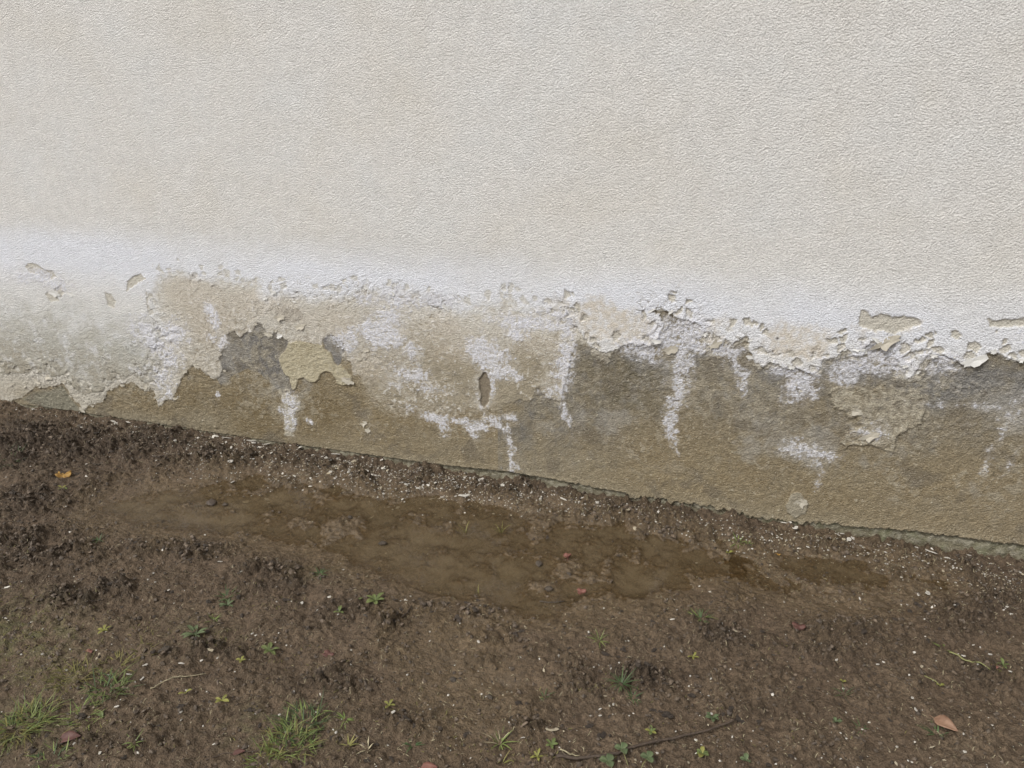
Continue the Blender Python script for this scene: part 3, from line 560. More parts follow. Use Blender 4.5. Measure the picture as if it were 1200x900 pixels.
for k, (x, z, kind, s_) in enumerate(spots):
    x += fr_.uniform(-.008, .008); z += fr_.uniform(-.002, .010)
    me = fr_.choice(fl_beige if kind else fl_white)
    o = link('paint_flake', me, None, building, (x+0.8, wall_y(x, z+0.008)-0.0005, z))
    o.rotation_euler = (0, fr_.uniform(-.7, .7), 0); o.scale = (s_*fr_.uniform(.5, 1.15), s_*fr_.uniform(.4, 1.0), s_*fr_.uniform(.5, 1.0))

# ================================================================== THE GROUND
def gsteps(lo, hi):
    out = [lo]
    while out[-1] < hi: out.append(out[-1]+0.0040+0.0018*min(1, max(0, (0.9-out[-1])/4.4)))
    return np.array(out)
GX = growing(-4.0, 1.5, gsteps, (-60, 60)); GY = growing(-1.95, 0.06, 0.0046, (-60, 60))
gx, gy_ = np.meshgrid(GX, GY); gx = gx.astype(np.float32); gy_ = gy_.astype(np.float32)
b_big = fbm(gx, gy_, 0.55, 3, 201); b_mid = fbm(gx, gy_, 0.14, 4, 211, 0.55); b_fin = fbm(gx, gy_, 0.045, 4, 221, 0.6); b_vf = fbm(gx, gy_, 0.018, 2, 231, 0.6)
PUD = [[(110,590),(170,570),(250,556),(330,556),(420,572),(520,582),(620,592),(700,603),(790,618),(860,640),(850,662),(790,682),(750,694),(710,708),(650,716),(610,722),(560,702),(500,690),(440,668),(380,645),(300,625),(210,615),(140,606)],
       [(870,655),(930,640),(1010,640),(1080,658),(1110,675),(1070,700),(1000,712),(930,700),(880,680)],[(490,740),(545,735),(575,775),(600,810),(575,850),(530,850),(490,810)]]
gw = GP(PUD[0]); pd = sdf(gx+b_mid*0.10+b_fin*0.03, gy_+b_mid*0.08+b_fin*0.03, gw)
pd2 = sdf(gx+b_mid*0.08, gy_+b_mid*0.06, GP(PUD[1])); pd3 = sdf(gx+b_mid*0.08, gy_+b_mid*0.06, GP(PUD[2]))
def gblobs(lst):
    out = np.zeros(gx.shape, np.float32)
    for (cx, cy, rx, ry), s_ in lst:
        x0, y0 = G(cx, cy); x1, y1 = G(cx+rx, cy); x2, y2 = G(cx, cy+ry)
        A = np.array([[x1-x0, x2-x0], [y1-y0, y2-y0]]); iA = np.linalg.inv(A); ext = 3*max(abs(A).sum(1))
        j0, j1 = np.searchsorted(GX, [x0-ext, x0+ext]); i0, i1 = np.searchsorted(GY, [y0-ext, y0+ext]); q = (slice(i0, i1), slice(j0, j1))
        dx = gx[q]-x0; dy = gy_[q]-y0; a = iA[0, 0]*dx+iA[0, 1]*dy; b = iA[1, 0]*dx+iA[1, 1]*dy
        out[q] = np.maximum(out[q], s_*np.exp(-(a*a+b*b)*0.8))
    return out
smooth = np.clip(sstep(-0.16, 0.03, pd+0.10*b_fin)+0.85*sstep(-0.16, 0.05, pd2+0.08*b_fin)+0.75*sstep(-0.12, 0.06, pd3+0.08*b_fin), 0, 1)
basin = sstep(-0.10, 0.10, pd)*1.0+0.62*sstep(-0.12, 0.12, pd2)+0.30*sstep(-0.02, 0.08, pd3)
CLUMP = [((40,520,60,22),1.0),((150,520,60,18),.9),((60,580,60,20),.7),((40,640,60,25),.9),((150,640,30,10),.5),((230,640,40,12),1.0),((130,690,25,10),1.0),((90,700,50,12),.8),((320,665,30,10),1.0),((560,712,40,10),1.0),((495,705,20,8),1.0),((460,730,18,8),1.0),((600,740,30,12),.9),((390,710,40,14),.8),
         ((745,795,50,14),1.1),((340,690,40,12),.8),((250,760,40,12),.7),((390,800,50,14),.7),((480,840,40,10),.7),((610,850,30,8),.6),((850,740,50,15),.7),((1000,735,50,15),.7),((1130,710,60,20),.9),((950,770,60,15),.5),((1150,790,40,15),.5),((900,830,40,10),.5),((560,770,20,6),.5),
         ((720,600,60,10),.9),((780,618,40,8),.8),((600,575,60,8),.7),((250,535,50,10),.8),((350,545,50,8),.7),((450,560,60,8),.7),((1000,640,60,10),.6),((850,625,50,8),.6),((1100,665,50,12),.7),((130,870,60,12),.5),((640,575,40,6),.6)]
cl = gblobs(CLUMP)
z = b_big*0.010+b_mid*0.010
d1g, d2g, idg = cellular(gx+b_fin*0.02, gy_+b_fin*0.02, 0.034, 17)
bill = 0.35-np.abs(b_fin)
cl = cl*np.clip(0.75+1.6*b_mid+0.9*b_fin, 0.1, 1.4)
rgh = np.clip(0.55+0.8*b_mid+0.8*cl, 0.12, 1.6)*(1-smooth*0.80)
cob = np.clip((d2g-d1g)*1.8, 0, 1); e1g, e2g, eig = cellular(gx+b_vf*0.006, gy_+b_vf*0.006, 0.017, 37); cob2 = np.clip((e2g-e1g)*1.8, 0, 1)
lumpy = np.clip(rgh*1.1-0.15, 0, 1.3); sel = sstep(0.25, 0.5, idg+0.4*cl+0.3*b_mid)
z += lumpy*(cob*sel*0.014+cob2*(0.3+0.7*(eig > 0.5))*0.006-0.009)
z += rgh*(b_fin*0.016+bill*0.011+b_vf*0.011+(np.clip(1-d1g*1.3, 0, 1)**1.5)*0.007*(idg > 0.35))
z += cl*(0.016+b_fin*0.010+cob*0.008)*(1-smooth*0.4)
z -= basin*0.019; z += 0.008*(1-smooth)
z += basin*(b_mid*0.016+b_fin*0.010+b_vf*0.005)
foot = np.exp(-np.clip(-gy_, 0, 9)/0.10); z += foot*(0.017-0.014*sstep(-1.9, 0.6, gx)-0.007*sstep(0.55, 0.8, gx)+b_mid*0.022+b_fin*0.014)
z -= 0.016
# the ruts: faint lines running to the lower left
rt_ = fbm(gx*0.86+gy_*0.5, gx*-0.5+gy_*0.86, 0.06, 2, 251, 0.5, sy=0.25); z += rt_*0.006*(1-smooth)
fade = 1.0/(1+np.clip(np.hypot(gx+1.2, gy_+1)-3.5, 0, 99)*0.2); Zg = (z*np.where(gy_ > 0.055, 0.3, 1)).astype(np.float32)
gcol = np.zeros(gx.shape+(3,), np.float32)+np.array([0.080, 0.058, 0.039], np.float32)
gcol = lay(gcol, np.array([0.118, 0.088, 0.059], np.float32), np.clip(0.3+1.6*b_mid+0.6*b_big, 0, 1)*0.8)
gcol = lay(gcol, np.array([0.046, 0.035, 0.026], np.float32), np.clip(cl*(0.8+b_fin), 0, 1)*0.85)
DARK = gblobs([((60,520,110,30),1.0),((200,520,90,14),.7),((40,590,50,30),.6),((60,680,60,20),.5),((760,606,100,12),.9),((950,640,100,12),.8),((1120,665,100,16),.9),((1110,720,90,25),.8),((560,574,120,8),.7),((330,665,50,20),.5),((520,705,70,14),.5),((380,540,100,8),.6)])
gcol = lay(gcol, np.array([0.052, 0.038, 0.028], np.float32), np.clip(DARK*(0.75+0.8*b_mid), 0, 1)*0.8)
gcol = lay(gcol, np.array([0.135, 0.104, 0.074], np.float32), np.clip(cob2*eig*1.3-0.5, 0, 1)*lumpy*0.5)
gcol = lay(gcol, np.array([0.086, 0.062, 0.036], np.float32), np.clip(sstep(-0.22, 0.03, pd+0.14*b_mid)+.8*sstep(-0.22, 0.05, pd2+.1*b_mid)+.8*sstep(-0.2, 0.05, pd3+.1*b_mid), 0, 1)*0.9)
gcol = lay(gcol, np.array([0.066, 0.048, 0.029], np.float32), gblobs([((600,600,70,9),.8),((760,625,60,9),.8),((450,600,50,9),.7),((300,560,60,6),.7),((860,650,60,10),.25),((660,620,60,7),.5),((1030,665,70,14),.4),((420,625,60,9),.4)])*np.clip(0.8+1.5*b_mid, 0, 1)*0.8)
gcol = lay(gcol, np.array([0.085, 0.092, 0.040], np.float32), gblobs([((20,745,70,40),.9),((60,790,60,20),.6),((330,850,60,25),.7),((30,850,60,30),.7),((230,740,40,20),.4),((370,670,30,12),.2)])*np.clip(0.3+2.2*b_fin, 0, 1)*0.7)
me = mesh_np('ground', np.stack([gx, gy_, Zg], -1), grid_faces(*gx.shape)); attr_color(me, 'Col', gcol*np.array([1.19, 1.16, 1.12], np.float32)); attr_color(me, 'mask', np.stack([np.clip(rgh, 0, 1), np.clip(0.15+smooth*0.85, 0, 1), rgh*0], -1))
tag(link('ground', me, M_MUD), kind='structure')
def gh(x, y):
    x = np.asarray(x, float); y = np.asarray(y, float)
    j = np.clip(np.searchsorted(GX, x)-1, 0, len(GX)-2); i = np.clip(np.searchsorted(GY, y)-1, 0, len(GY)-2)
    u = (x-GX[j])/(GX[j+1]-GX[j]); v = (y-GY[i])/(GY[i+1]-GY[i])
    return (Zg[i, j]*(1-u)+Zg[i, j+1]*u)*(1-v)+(Zg[i+1, j]*(1-u)+Zg[i+1, j+1]*u)*v
def fieldv(F, x, y):
    j = np.clip(np.searchsorted(GX, x)-1, 0, len(GX)-2); i = np.clip(np.searchsorted(GY, y)-1, 0, len(GY)-2); return F[i, j]
# puddle water: flat sheets at one level, deeper mud-coloured where the basin is deep
def puddle(poly_px, level, name, sdfield, kmul):
    P = np.array(GP(poly_px)); xs = np.arange(P[:, 0].min()-.1, P[:, 0].max()+.1, 0.010); ys = np.arange(P[:, 1].min()-.1, min(P[:, 1].max()+.1, -0.03), 0.010)
    A, B = np.meshgrid(xs, ys); dep = level-gh(A, B); inside = fieldv(sdfield, A, B) > -0.06
    cell = inside[:-1, :-1] & inside[1:, :-1] & inside[:-1, 1:] & inside[1:, 1:]
    F = grid_faces(*A.shape)[cell.ravel()]; used = np.unique(F); rm = -np.ones(A.size, int); rm[used] = np.arange(len(used))
    Vv = np.stack([A, B, A*0+level], -1).reshape(-1, 3)[used]; me = mesh_np(name, Vv, rm[F])
    attr_float(me, 'depth', 1-np.exp(-np.clip(dep.ravel()[used], 0, 1)*kmul)); return tag(link(name, me, M_WATER), kind='structure')
puddle(PUD[0], -0.0262, 'puddle_water', pd, 48)
puddle(PUD[1], -0.0262, 'puddle_water', pd2, 45)

# ------------------------------------------------------------------ crumbs of mud: far too many to count
ico = np.array([(0,0,1)]+[(0.894*math.cos(2*math.pi*i/5), 0.894*math.sin(2*math.pi*i/5), 0.447) for i in range(5)]+[(0.894*math.cos(2*math.pi*(i+.5)/5), 0.894*math.sin(2*math.pi*(i+.5)/5), -0.447) for i in range(5)]+[(0,0,-1)])
icf = [(0,1+i,1+(i+1)%5) for i in range(5)]+[(1+i,6+i,1+(i+1)%5) for i in range(5)]+[(1+(i+1)%5,6+i,6+(i+1)%5) for i in range(5)]+[(11,6+(i+1)%5,6+i) for i in range(5)]
icf = np.array(icf)
def scatter_mesh(name, px, py, size, flat, mat, sink=0.25, smooth=False):
    n = len(px); a = rng.random(n)*2*np.pi; V = np.repeat(ico[None], n, 0)*(1+rng.normal(0, .22, (n, 12, 1)))
    V = V*np.stack([size*rng.uniform(.7, 1.3, n), size*rng.uniform(.6, 1.1, n), size*flat], -1)[:, None, :]
    x = V[..., 0]*np.cos(a)[:, None]-V[..., 1]*np.sin(a)[:, None]; y = V[..., 0]*np.sin(a)[:, None]+V[..., 1]*np.cos(a)[:, None]
    zt = V[..., 2]+x*rng.normal(0, .3, (n, 1))
    V = np.stack([x+px[:, None], y+py[:, None], zt+(gh(px, py)+size*flat*(1-2*sink)*0.5)[:, None]], -1)
    F = (icf[None]+12*np.arange(n)[:, None, None]).reshape(-1, 3)
    return link(name, mesh_np(name, V.reshape(-1, 3), F, smooth), mat)
def cand(n):
    x = rng.uniform(-4.0, 1.5, n); y = -0.01-1.9*rng.random(n); keep = (x > -4.0-1.15*y*-1.0*0) ; return x, y
cx, cy = cand(90000); w_ = fieldv(np.clip(rgh, 0, 1.2), cx, cy)*(0.35+0.65*fieldv(np.clip(0.5+2*b_fin, 0, 1), cx, cy)); k = rng.random(len(cx)) < w_*0.55
cx, cy = cx[k][:20000], cy[k][:20000]
sz = 0.0022+0.0055*rng.random(len(cx))**2.6
tag(scatter_mesh('mud_crumbs', cx, cy, sz, 0.65, M_CRUMB), 'dark crumbs of wet mud spread over the ground', 'mud', kind='stuff')

cx, cy = cand(60000); w_ = fieldv(cl, cx, cy); k = rng.random(len(cx)) < np.clip(w_-0.25, 0, 1)*0.9
cx, cy = cx[k][:8500], cy[k][:8500]
tag(scatter_mesh('mud_lumps', cx, cy, 0.0035+0.0075*rng.random(len(cx))**1.8, 0.75, M_CRUMB, 0.15), 'heaps of dark crumbly mud lumps on the rough patches', 'mud', kind='stuff')

# ------------------------------------------------------------------ mud clods: things of their own
def clod_mesh(seed, lumps=4):
    r_ = np.random.default_rng(seed); V = []; F = []
    for k in range(lumps):
        v = ico*(1+r_.normal(0, .18, (12, 1))); s_ = r_.uniform(.45, .8) if k else .95
        v = v*np.array([s_, s_*.8, s_*.6])+np.array([r_.normal()*.55*(k > 0), r_.normal()*.5*(k > 0), r_.uniform(-.1, .1)]); F += (icf+12*k).tolist(); V += v.tolist()
    me = mesh_np('mud_clod', V, F, False); me.materials.append(M_CLOD); return me
clods = [clod_mesh(300+i, 3+i % 3) for i in range(9)]
crng = random.Random(77)
CL_SP = [(130,688),(120,692),(140,686),(146,684),(152,640),(158,637),(232,640),(240,636),(222,644),(248,634),(213,650),(545,700),(552,704),(560,698),(566,708),(575,712),(558,715),(570,703),(493,702),(500,706),(460,731),(466,727),(452,735),(536,722),(506,716),(745,790),(752,797),(760,792),(768,798),(738,796),(775,790),(782,801),(750,803),(730,760),(712,764),(725,768),(765,760),(855,832),(866,838),(848,836),(1073,705),(1066,710),(1080,702),(1087,712),(1005,736),(1012,740),(772,722),(765,727),(1120,712),(1135,716),(1148,720),(1160,706),(320,660),(330,664),(310,668),(325,654),(604,742),(612,738),(606,822),(615,826),(783,834),(775,832),(390,862),(398,866),(705,860),(440,868),(478,845),(485,852),(470,849),(380,788),(430,690),(445,660),(392,705),(360,735),(555,672),(440,600),(452,604),(640,622),(775,640),(770,637),(95,502),(60,520),(40,510),(110,512),(150,500),(30,540),(85,535),(130,530),(15,580),(60,600),(20,610),(90,620),(40,650),(110,655),(545,855),(690,848),(940,800),(1020,790),(1100,735),(1180,742),(830,745),(880,756),(905,765),(960,752),(1050,762),(265,690),(280,700),(245,705),(200,690),(180,720)]
for k in range(90): CL_SP.append((crng.uniform(5, 1195), crng.uniform(545, 892)))
nC = 0; PENDING = []
for (px, py) in CL_SP:
    x, y = G(px+crng.uniform(-2, 2), py+crng.uniform(-2, 2))
    if y > -0.03 or (nC > 115 and fieldv(smooth, x, y) > 0.5): continue
    s_ = crng.uniform(.006, .013)*(1.0 if nC < 100 else 0.8)
    o = link('mud_clod', crng.choice(clods)); o.location = (x, y, float(gh(x, y))+s_*0.15)
    o.scale = (s_, s_*crng.uniform(.7, 1.1), s_*crng.uniform(.6, .95)); o.rotation_euler = (0, 0, crng.uniform(0, 6.28))
    tag(o, 'dark wet mud clod', 'mud clod', 'mud clods lying on the ground'); PENDING.append((o, px, py, 'clod', 'larger dark' if s_ > .0095 else 'small dark')); nC += 1

# ------------------------------------------------------------------ plaster and paint chips fallen from the wall
def chip_mesh(seed, mat):
    r_ = random.Random(seed); n = r_.choice((5, 6, 7)); vs = []; asp = r_.uniform(.45, .9)
    pr = [r_.uniform(.65, 1.15) for _ in range(n)]; bow = r_.uniform(-.18, .25)
    for t, sc2 in ((0, 1.0), (0.16, 0.88)):
        for i in range(n):
            a = 2*math.pi*i/n; x = math.cos(a)*pr[i]*sc2; y = math.sin(a)*pr[i]*asp*sc2; vs.append((x, y, t+bow*x*x+r_.uniform(-.03, .03)))
    vs += [(0, 0, 0), (0, 0, 0.19)]
    fs = [(i, i+n, (i+1) % n+n, (i+1) % n)[::-1] for i in range(n)]+[(2*n, (i+1) % n, i) for i in range(n)]+[(2*n+1, n+i, n+(i+1) % n) for i in range(n)]
    me = bpy.data.meshes.new('plaster_chip'); me.from_pydata(vs, [], fs); me.update(); me.materials.append(mat); return me
chips = [chip_mesh(i, M_CHIP) for i in range(10)]; chipsd = [chip_mesh(50+i, M_CHIPD) for i in range(5)]
def put_chip(px, py, size_px, kind, label, group=None, asp=1.0, ang=None):
    x, y = G(px, py)
    if y > -0.008: y = -0.008-abs(crng.gauss(0, .006))
    zz = float(gh(x, y)); s_ = size_px/ppm((x, y, zz))/2*1.0
    o = link('plaster_chip', crng.choice(chipsd if kind else chips)); o.location = (x, y, zz+0.0012)
    o.scale = (s_, s_*asp, min(s_, .010)*crng.uniform(.5, 1.1)); o.rotation_euler = (crng.gauss(0, .25), crng.gauss(0, .25), ang if ang is not None else crng.uniform(0, 6.28))
    return tag(o, label, 'plaster chip', group)
SPEC = [(26,479,12,0,.35,'long white plaster flake lying against the left end of the wall'),(40,481,14,0,.35,'white plaster sliver beside the wall at the far left'),(140,494,16,0,.5,'broad white plaster chip at the wall foot below the arched bare patch'),(156,494,12,0,.5,'white plaster chip at the wall foot, right neighbour of the broad one'),
 (272,512,14,0,.4,'pale flat chip at the wall foot left of the white drip'),(299,516,17,0,.6,'large pale chip tilted against the wall foot left of the white drip'),(305,524,22,0,.3,'long pale flake in front of the large tilted chip'),(322,516,9,0,.5,'small pale chip touching the wall just left of the white drip'),(353,526,9,0,.6,'pale chip just right of the white drip'),
 (318,533,8,0,.7,'pale pebble-like chip below the white drip'),(380,536,14,0,.5,'whitish chip in the litter right of the white drip'),(394,533,13,0,.45,'bright oval chip close to the wall, right of the white drip'),(368,543,7,0,.5,'small cream chip left of the yellowish slab'),(396,549,17,1,.6,'yellowish cream slab of plaster, largest chip of the litter'),(385,554,11,1,.5,'small yellowish chip touching the largest slab'),
 (427,537,6,0,.8,'cream chip at the wall foot, second in the bright row'),(440,538,7,0,.8,'bright white chip in the row along the wall foot'),(450,540,6,0,.8,'white chip in the row beside the brightest one'),(495,563,9,0,.7,'rounded white chip, leftmost of the pair before the wall'),(509,566,10,0,.6,'flat white chip, right one of the pair before the wall'),(506,576,11,0,.45,'white oval chip at the edge of the puddle'),(543,579,16,0,.35,'long thin cream flake at the edge of the puddle'),
 (660,584,12,0,.25,'thin curved white sliver in the mud right of the middle'),(919,610,11,0,.5,'white plaster chip at the wall foot below the round patch'),(925,608,9,0,.7,'second white chip at the wall foot below the round patch'),(932,619,9,0,.8,'white plaster lump standing clear of the wall below the round patch'),(985,620,10,0,.5,'white chip, left end of the pale heap under the broken lip'),(993,624,14,0,.6,'largest white chip of the pale heap under the broken lip'),(980,628,9,0,.4,'thin white chip below the pale heap'),(1000,622,8,0,.8,'white crumb on the right side of the pale heap'),
 (1041,639,6,0,.8,'single white chip before the footing on the right'),(1075,641,8,0,.6,'white chip near the long sliver by the footing'),(1090,647,18,0,.3,'long white sliver beside the exposed footing'),(1092,644,6,0,.8,'small white chip just behind the long sliver'),(1110,651,9,0,.5,'pale chip right of the long sliver'),(1088,692,13,0,.7,'white crusty lump, largest on the dark mound at right'),(1093,709,11,0,.7,'pinkish white chip below the dark mound at right'),(1077,693,6,0,.8,'small white chip left of the crusty lump'),(1064,703,5,0,.7,'tiny white chip on the left foot of the dark mound'),
 (1181,711,6,0,.7,'white chip by the right edge of the picture'),(1186,718,7,0,.5,'pale chip by the right edge, below another'),(788,725,8,0,.4,'white oblong chip left of the star-shaped grass tuft'),(793,715,4,0,.9,'tiny white chip above the white oblong one'),(461,838,7,0,.8,'bright white chip right of the small grass star'),(137,829,7,0,.8,'rounded white pebble right of the left grass tufts'),(170,777,9,0,.7,'pale pebble, upper one of three beside the tufts'),(165,794,9,0,.6,'pale pebble, lower one of three beside the tufts'),(151,787,9,0,.35,'slim pale pebble, left one of three beside the tufts'),
 (213,775,12,0,.5,'pale flat stone behind the straw stalk'),(247,764,11,1,.6,'yellowish flat chip below the blue green weed'),(18,626,7,0,.6,'white pebble near the left edge, standing alone'),(8,686,13,0,.4,'long pale chip at the left edge'),(5,722,9,0,.4,'slim white chip at the left edge under the long one'),(258,657,8,0,.5,'white oval chip in front of the dark clods'),(117,882,6,0,.9,'bright chip at the lower left'),(372,717,4,0,.9,'bright white dot of plaster left of the pale green rosette'),(613,865,7,0,.8,'square white chip near the bottom, right of the star tuft'),(648,855,20,1,.4,'pale brown slab half sunk in mud near the twig'),
 (1128,773,6,0,.6,'curled pale chip beside the green stalk'),(1161,765,7,0,.7,'white chip in the mud above the green stalk'),(1141,752,6,0,.5,'white chip, left one of the pair above the green stalk'),(1150,754,5,0,.6,'white chip, right one of the pair above the green stalk'),(1029,777,6,0,.8,'lone white chip in the mud at right'),(1092,873,11,1,.4,'cream coloured sliver below the brown leaf'),(1051,892,8,1,.7,'rounded cream pebble at the bottom right'),(1129,861,5,0,.8,'white pebble right of the brown leaf'),(703,830,5,0,.7,'white chip at the end of a short pale row'),(714,828,5,0,.6,'pale chip in the middle of a short pale row'),(716,784,5,0,.7,'white chip in the bare mud right of the middle'),(702,777,4,0,.5,'tiny white chip left of its larger neighbour'),(690,739,4,0,.8,'tiny white dot of plaster above the thin grass star'),(612,645,4,0,.7,'tiny white chip lying in the puddle'),(466,629,3,0,.8,'tiny white dot in the shallow water left of the middle')]
for (px, py, s_, kd, asp, lab) in SPEC: put_chip(px, py, s_, kd, lab, None, asp, crng.uniform(-.3, .5) if asp < .6 else None)
# the litter strip along the wall and the loose chips of the yard
foot_px = np.array([(0,475),(110,490),(230,507),(330,522),(450,545),(600,565),(700,583),(850,606),(950,626),(1000,628),(1100,646),(1200,660)], float)
def footline(px): return float(np.interp(px, foot_px[:, 0], foot_px[:, 1]))
dens_px = [0, 60, 200, 230, 330, 430, 560, 640, 760, 900, 1000, 1100, 1200]; dens_v = [.12, .15, .6, 1.1, 1.2, 1.3, 1.2, .55, .2, .3, .25, .25, .3]
wid_v = [8, 8, 30, 40, 34, 26, 26, 20, 20, 20, 18, 22, 26]
placed = 0
while placed < 168:
    px = crng.uniform(0, 1200)
    if crng.random() > np.interp(px, dens_px, dens_v)/1.3: continue
    py = footline(px)+3+abs(crng.gauss(0, .62))*np.interp(px, dens_px, wid_v); s_ = 3.4+crng.random()**2*6.0
    kd = 0 if crng.random() < .75 else 1
    o = put_chip(px, py, s_, kd, 'plaster chip in the litter', 'plaster chips littered along the wall foot'); placed += 1
    PENDING.append((o, px, py, 'chip', ('larger ' if s_ > 6 else 'small ')+('cream' if kd else 'white')))
yard = 0
while yard < 62:
    px = crng.uniform(0, 1200); py = crng.uniform(footline(px)+30, 896); x, y = G(px, py)
    if fieldv(smooth, x, y) > .4 and crng.random() < .8: continue
    kd = 0 if crng.random() < .7 else 1; o = put_chip(px, py, 3.2+crng.random()**2*4, kd, 'tiny plaster chip', 'tiny plaster chips strewn over the mud'); yard += 1
    PENDING.append((o, px, py, 'chip', 'tiny cream' if kd else 'tiny white'))
# finer grit, uncountable
qx, qy = [], []
while len(qx) < 3300:
    if crng.random() < .92:
        px = crng.uniform(-80, 1280)
        if crng.random() > np.interp(px, dens_px, dens_v)/1.3: continue
        py = footline(px)+1+abs(crng.gauss(0, .8))*np.interp(px, dens_px, wid_v)
    else: px = crng.uniform(-80, 1280); py = crng.uniform(500, 920)
    x, y = G(px, py)
    if y > -0.006: continue
    if crng.random() < .8*float(fieldv(basin, x, y) > .6): continue
    qx.append(x); qy.append(y)
qx, qy = np.array(qx), np.array(qy)
tag(scatter_mesh('plaster_grit', qx, qy, 0.0014+0.0032*rng.random(len(qx))**2, 0.55, M_CHIP, 0.1), 'fine whitish plaster grit sprinkled over the mud', 'grit', kind='stuff')
k = rng.random(len(qx)) < .5; 
tag(scatter_mesh('tan_grit', qx[k]+rng.normal(0, .03, k.sum()), np.minimum(qy[k]+rng.normal(0, .03, k.sum()), -.006), 0.0013+0.003*rng.random(k.sum())**2, 0.6, M_CHIPD, 0.1), 'fine tan sand grit sprinkled over the mud', 'grit', kind='stuff')

# short pale bits of plant fibre, uncountable
V, F = [], []; mr = random.Random(15)
def fibre(x, y, L, w):
    a = mr.uniform(0, 6.28); b = a+mr.uniform(-.8, .8); z0 = float(gh(x, y))+.001; x1, y1 = x+math.cos(a)*L/2, y+math.sin(a)*L/2; x2, y2 = x1+math.cos(b)*L/2, y1+math.sin(b)*L/2
    h1 = float(gh(x1, y1))+.002+mr.random()*.002; h2 = float(gh(x2, y2))+.001; o = len(V)
    for (p, q, h, ww, aa) in ((x, y, z0, w*.5, a), (x1, y1, h1, w, a), (x2, y2, h2, w*.3, b)):
        nx, ny = -math.sin(aa)*ww, math.cos(aa)*ww; V.extend([(p-nx, q-ny, h), (p, q, h+ww*1.2), (p+nx, q+ny, h)])
    for k in (0, 1):
        c = o+3*k; F.extend([(c, c+1, c+4, c+3), (c+1, c+2, c+5, c+4)])
for _ in range(4200):
    if mr.random() < .3: px = mr.uniform(-60, 1260); py = footline(px)+2+abs(mr.gauss(0, 1))*30
    else: px = mr.uniform(-60, 1260); py = mr.uniform(490, 915)
    x, y = G(px, py)
    if y > -.02 or (fieldv(basin, x, y) > .7 and mr.random() < .85): continue
    fibre(x, y, mr.uniform(.004, .014), mr.uniform(.0004, .0011))
o = link('plant_fibres', mesh_np('plant_fibres', V, F), M_STRAW); tag(o, 'short pale plant fibres pressed into the wet mud', 'plant litter', kind='stuff')

# ------------------------------------------------------------------ grass and weeds
def blade_geo(V, F, base, az, lean, L, w, curl, segs=4):
    d = np.array([math.cos(az), math.sin(az)]); s_ = np.array([-d[1], d[0]]); p = np.array(base, float); el = math.pi/2-lean; o = len(V)
    for k in range(segs+1):
        t = k/segs; ww = w*(1-t**1.8)*(0.65+0.5*math.sin(min(1, t*2.2)*math.pi/2)); ww = max(ww, w*.06)
        V.append((p[0]-s_[0]*ww, p[1]-s_[1]*ww, p[2]+ww*.35)); V.append((p[0], p[1], p[2])); V.append((p[0]+s_[0]*ww, p[1]+s_[1]*ww, p[2]+ww*.35))
        st = L/segs; p = p+np.array([d[0]*math.cos(el)*st, d[1]*math.cos(el)*st, math.sin(el)*st]); el -= curl/segs
    for k in range(segs):
        a = o+3*k; F += [(a, a+1, a+4, a+3), (a+1, a+2, a+5, a+4)]
def tuft(px, py, rad_px, n, mat, label, spread=0.35, group=None, tall=1.0, wid=1.0, name='grass_tuft', extra=None, pud=False):
    x, y = G(px, py); z0 = float(gh(x, y)); z0 = max(z0, -0.0255) if pud else z0; k = ppm((x, y, z0)); r_ = rad_px/k; rr = random.Random(int(px*7+py)); root = (x, y, z0-0.003)
    joined = n > 24; n = int(n*1.5) if joined else n; e_ = empty(name, root, label, 'grass', group); V, F, V2, F2 = [], [], [], []
    for i in range(n):
        az = 2*math.pi*(i+rr.uniform(-.4, .4))/n*(1 if n < 24 else 7); q = rr.random()**.5*r_*spread; bx = math.cos(az)*q*(1 if joined else .3); by = math.sin(az)*q*(1 if joined else .3)
        L = r_*rr.uniform(.65, 1.3)*(1.05 if joined else 1.0)*tall; w = rr.uniform(.0011, .0019)*wid; lean = rr.uniform(.25, 1.1) if pud else rr.uniform(.75, 1.45); curl = rr.uniform(.1, 1.3)*(1 if rr.random() < .8 else -0.5)
        zb = 0.0 if pud else float(gh(x+bx, y+by))-z0+0.001
        if joined:
            a = (V2, F2) if (extra and rr.random() < .35) else (V, F); blade_geo(a[0], a[1], (bx, by, zb), az+rr.uniform(-1.5, 1.5), lean, L*rr.choice((.5, .8, 1)), w*.85, curl)
        else:
            v, f = [], []; blade_geo(v, f, (bx, by, zb), az, lean, L, w*1.25, curl, 5); o = link('blade', mesh_np('blade', v, f), mat if not (extra and rr.random() < .3) else extra, e_)
    if joined:
        o = link('blades', mesh_np('blades', V, F), mat, e_); o['kind'] = 'stuff'
        if V2: o = link('dry_blades', mesh_np('dry_blades', V2, F2), extra, e_); o['kind'] = 'stuff'
    return e_
tuft(22,852,30,120,M_GRASS,'big bright green grass tuft at the lower left edge of the ground',.75,extra=M_GRASSY)
tuft(45,838,22,60,M_GRASS,'green grass tuft leaning right beside the big tuft at lower left',.7,extra=M_GRASSY)
tuft(128,806,26,60,M_GRASS,'green grass tuft in front of the yellowed patch at left',.7,extra=M_GRASSD,wid=1.2)
tuft(98,838,20,40,M_GRASS,'sparse green tuft just below the yellowed grass at left',.8,extra=M_GRASSY)
tuft(85,792,22,70,M_GRASSY,'yellowed dry grass patch at the left',.9)
tuft(135,778,16,26,M_GRASSY,'small yellowish sprig behind the green tuft at left',.9)
tuft(165,765,15,26,M_GRASSY,'thin yellow-green sprigs above the pale pebbles',.9)
tuft(352,846,26,120,M_GRASSD,'dense dark green grass tuft at the lower left of the middle',1.0,tall=.8,extra=M_GRASS)
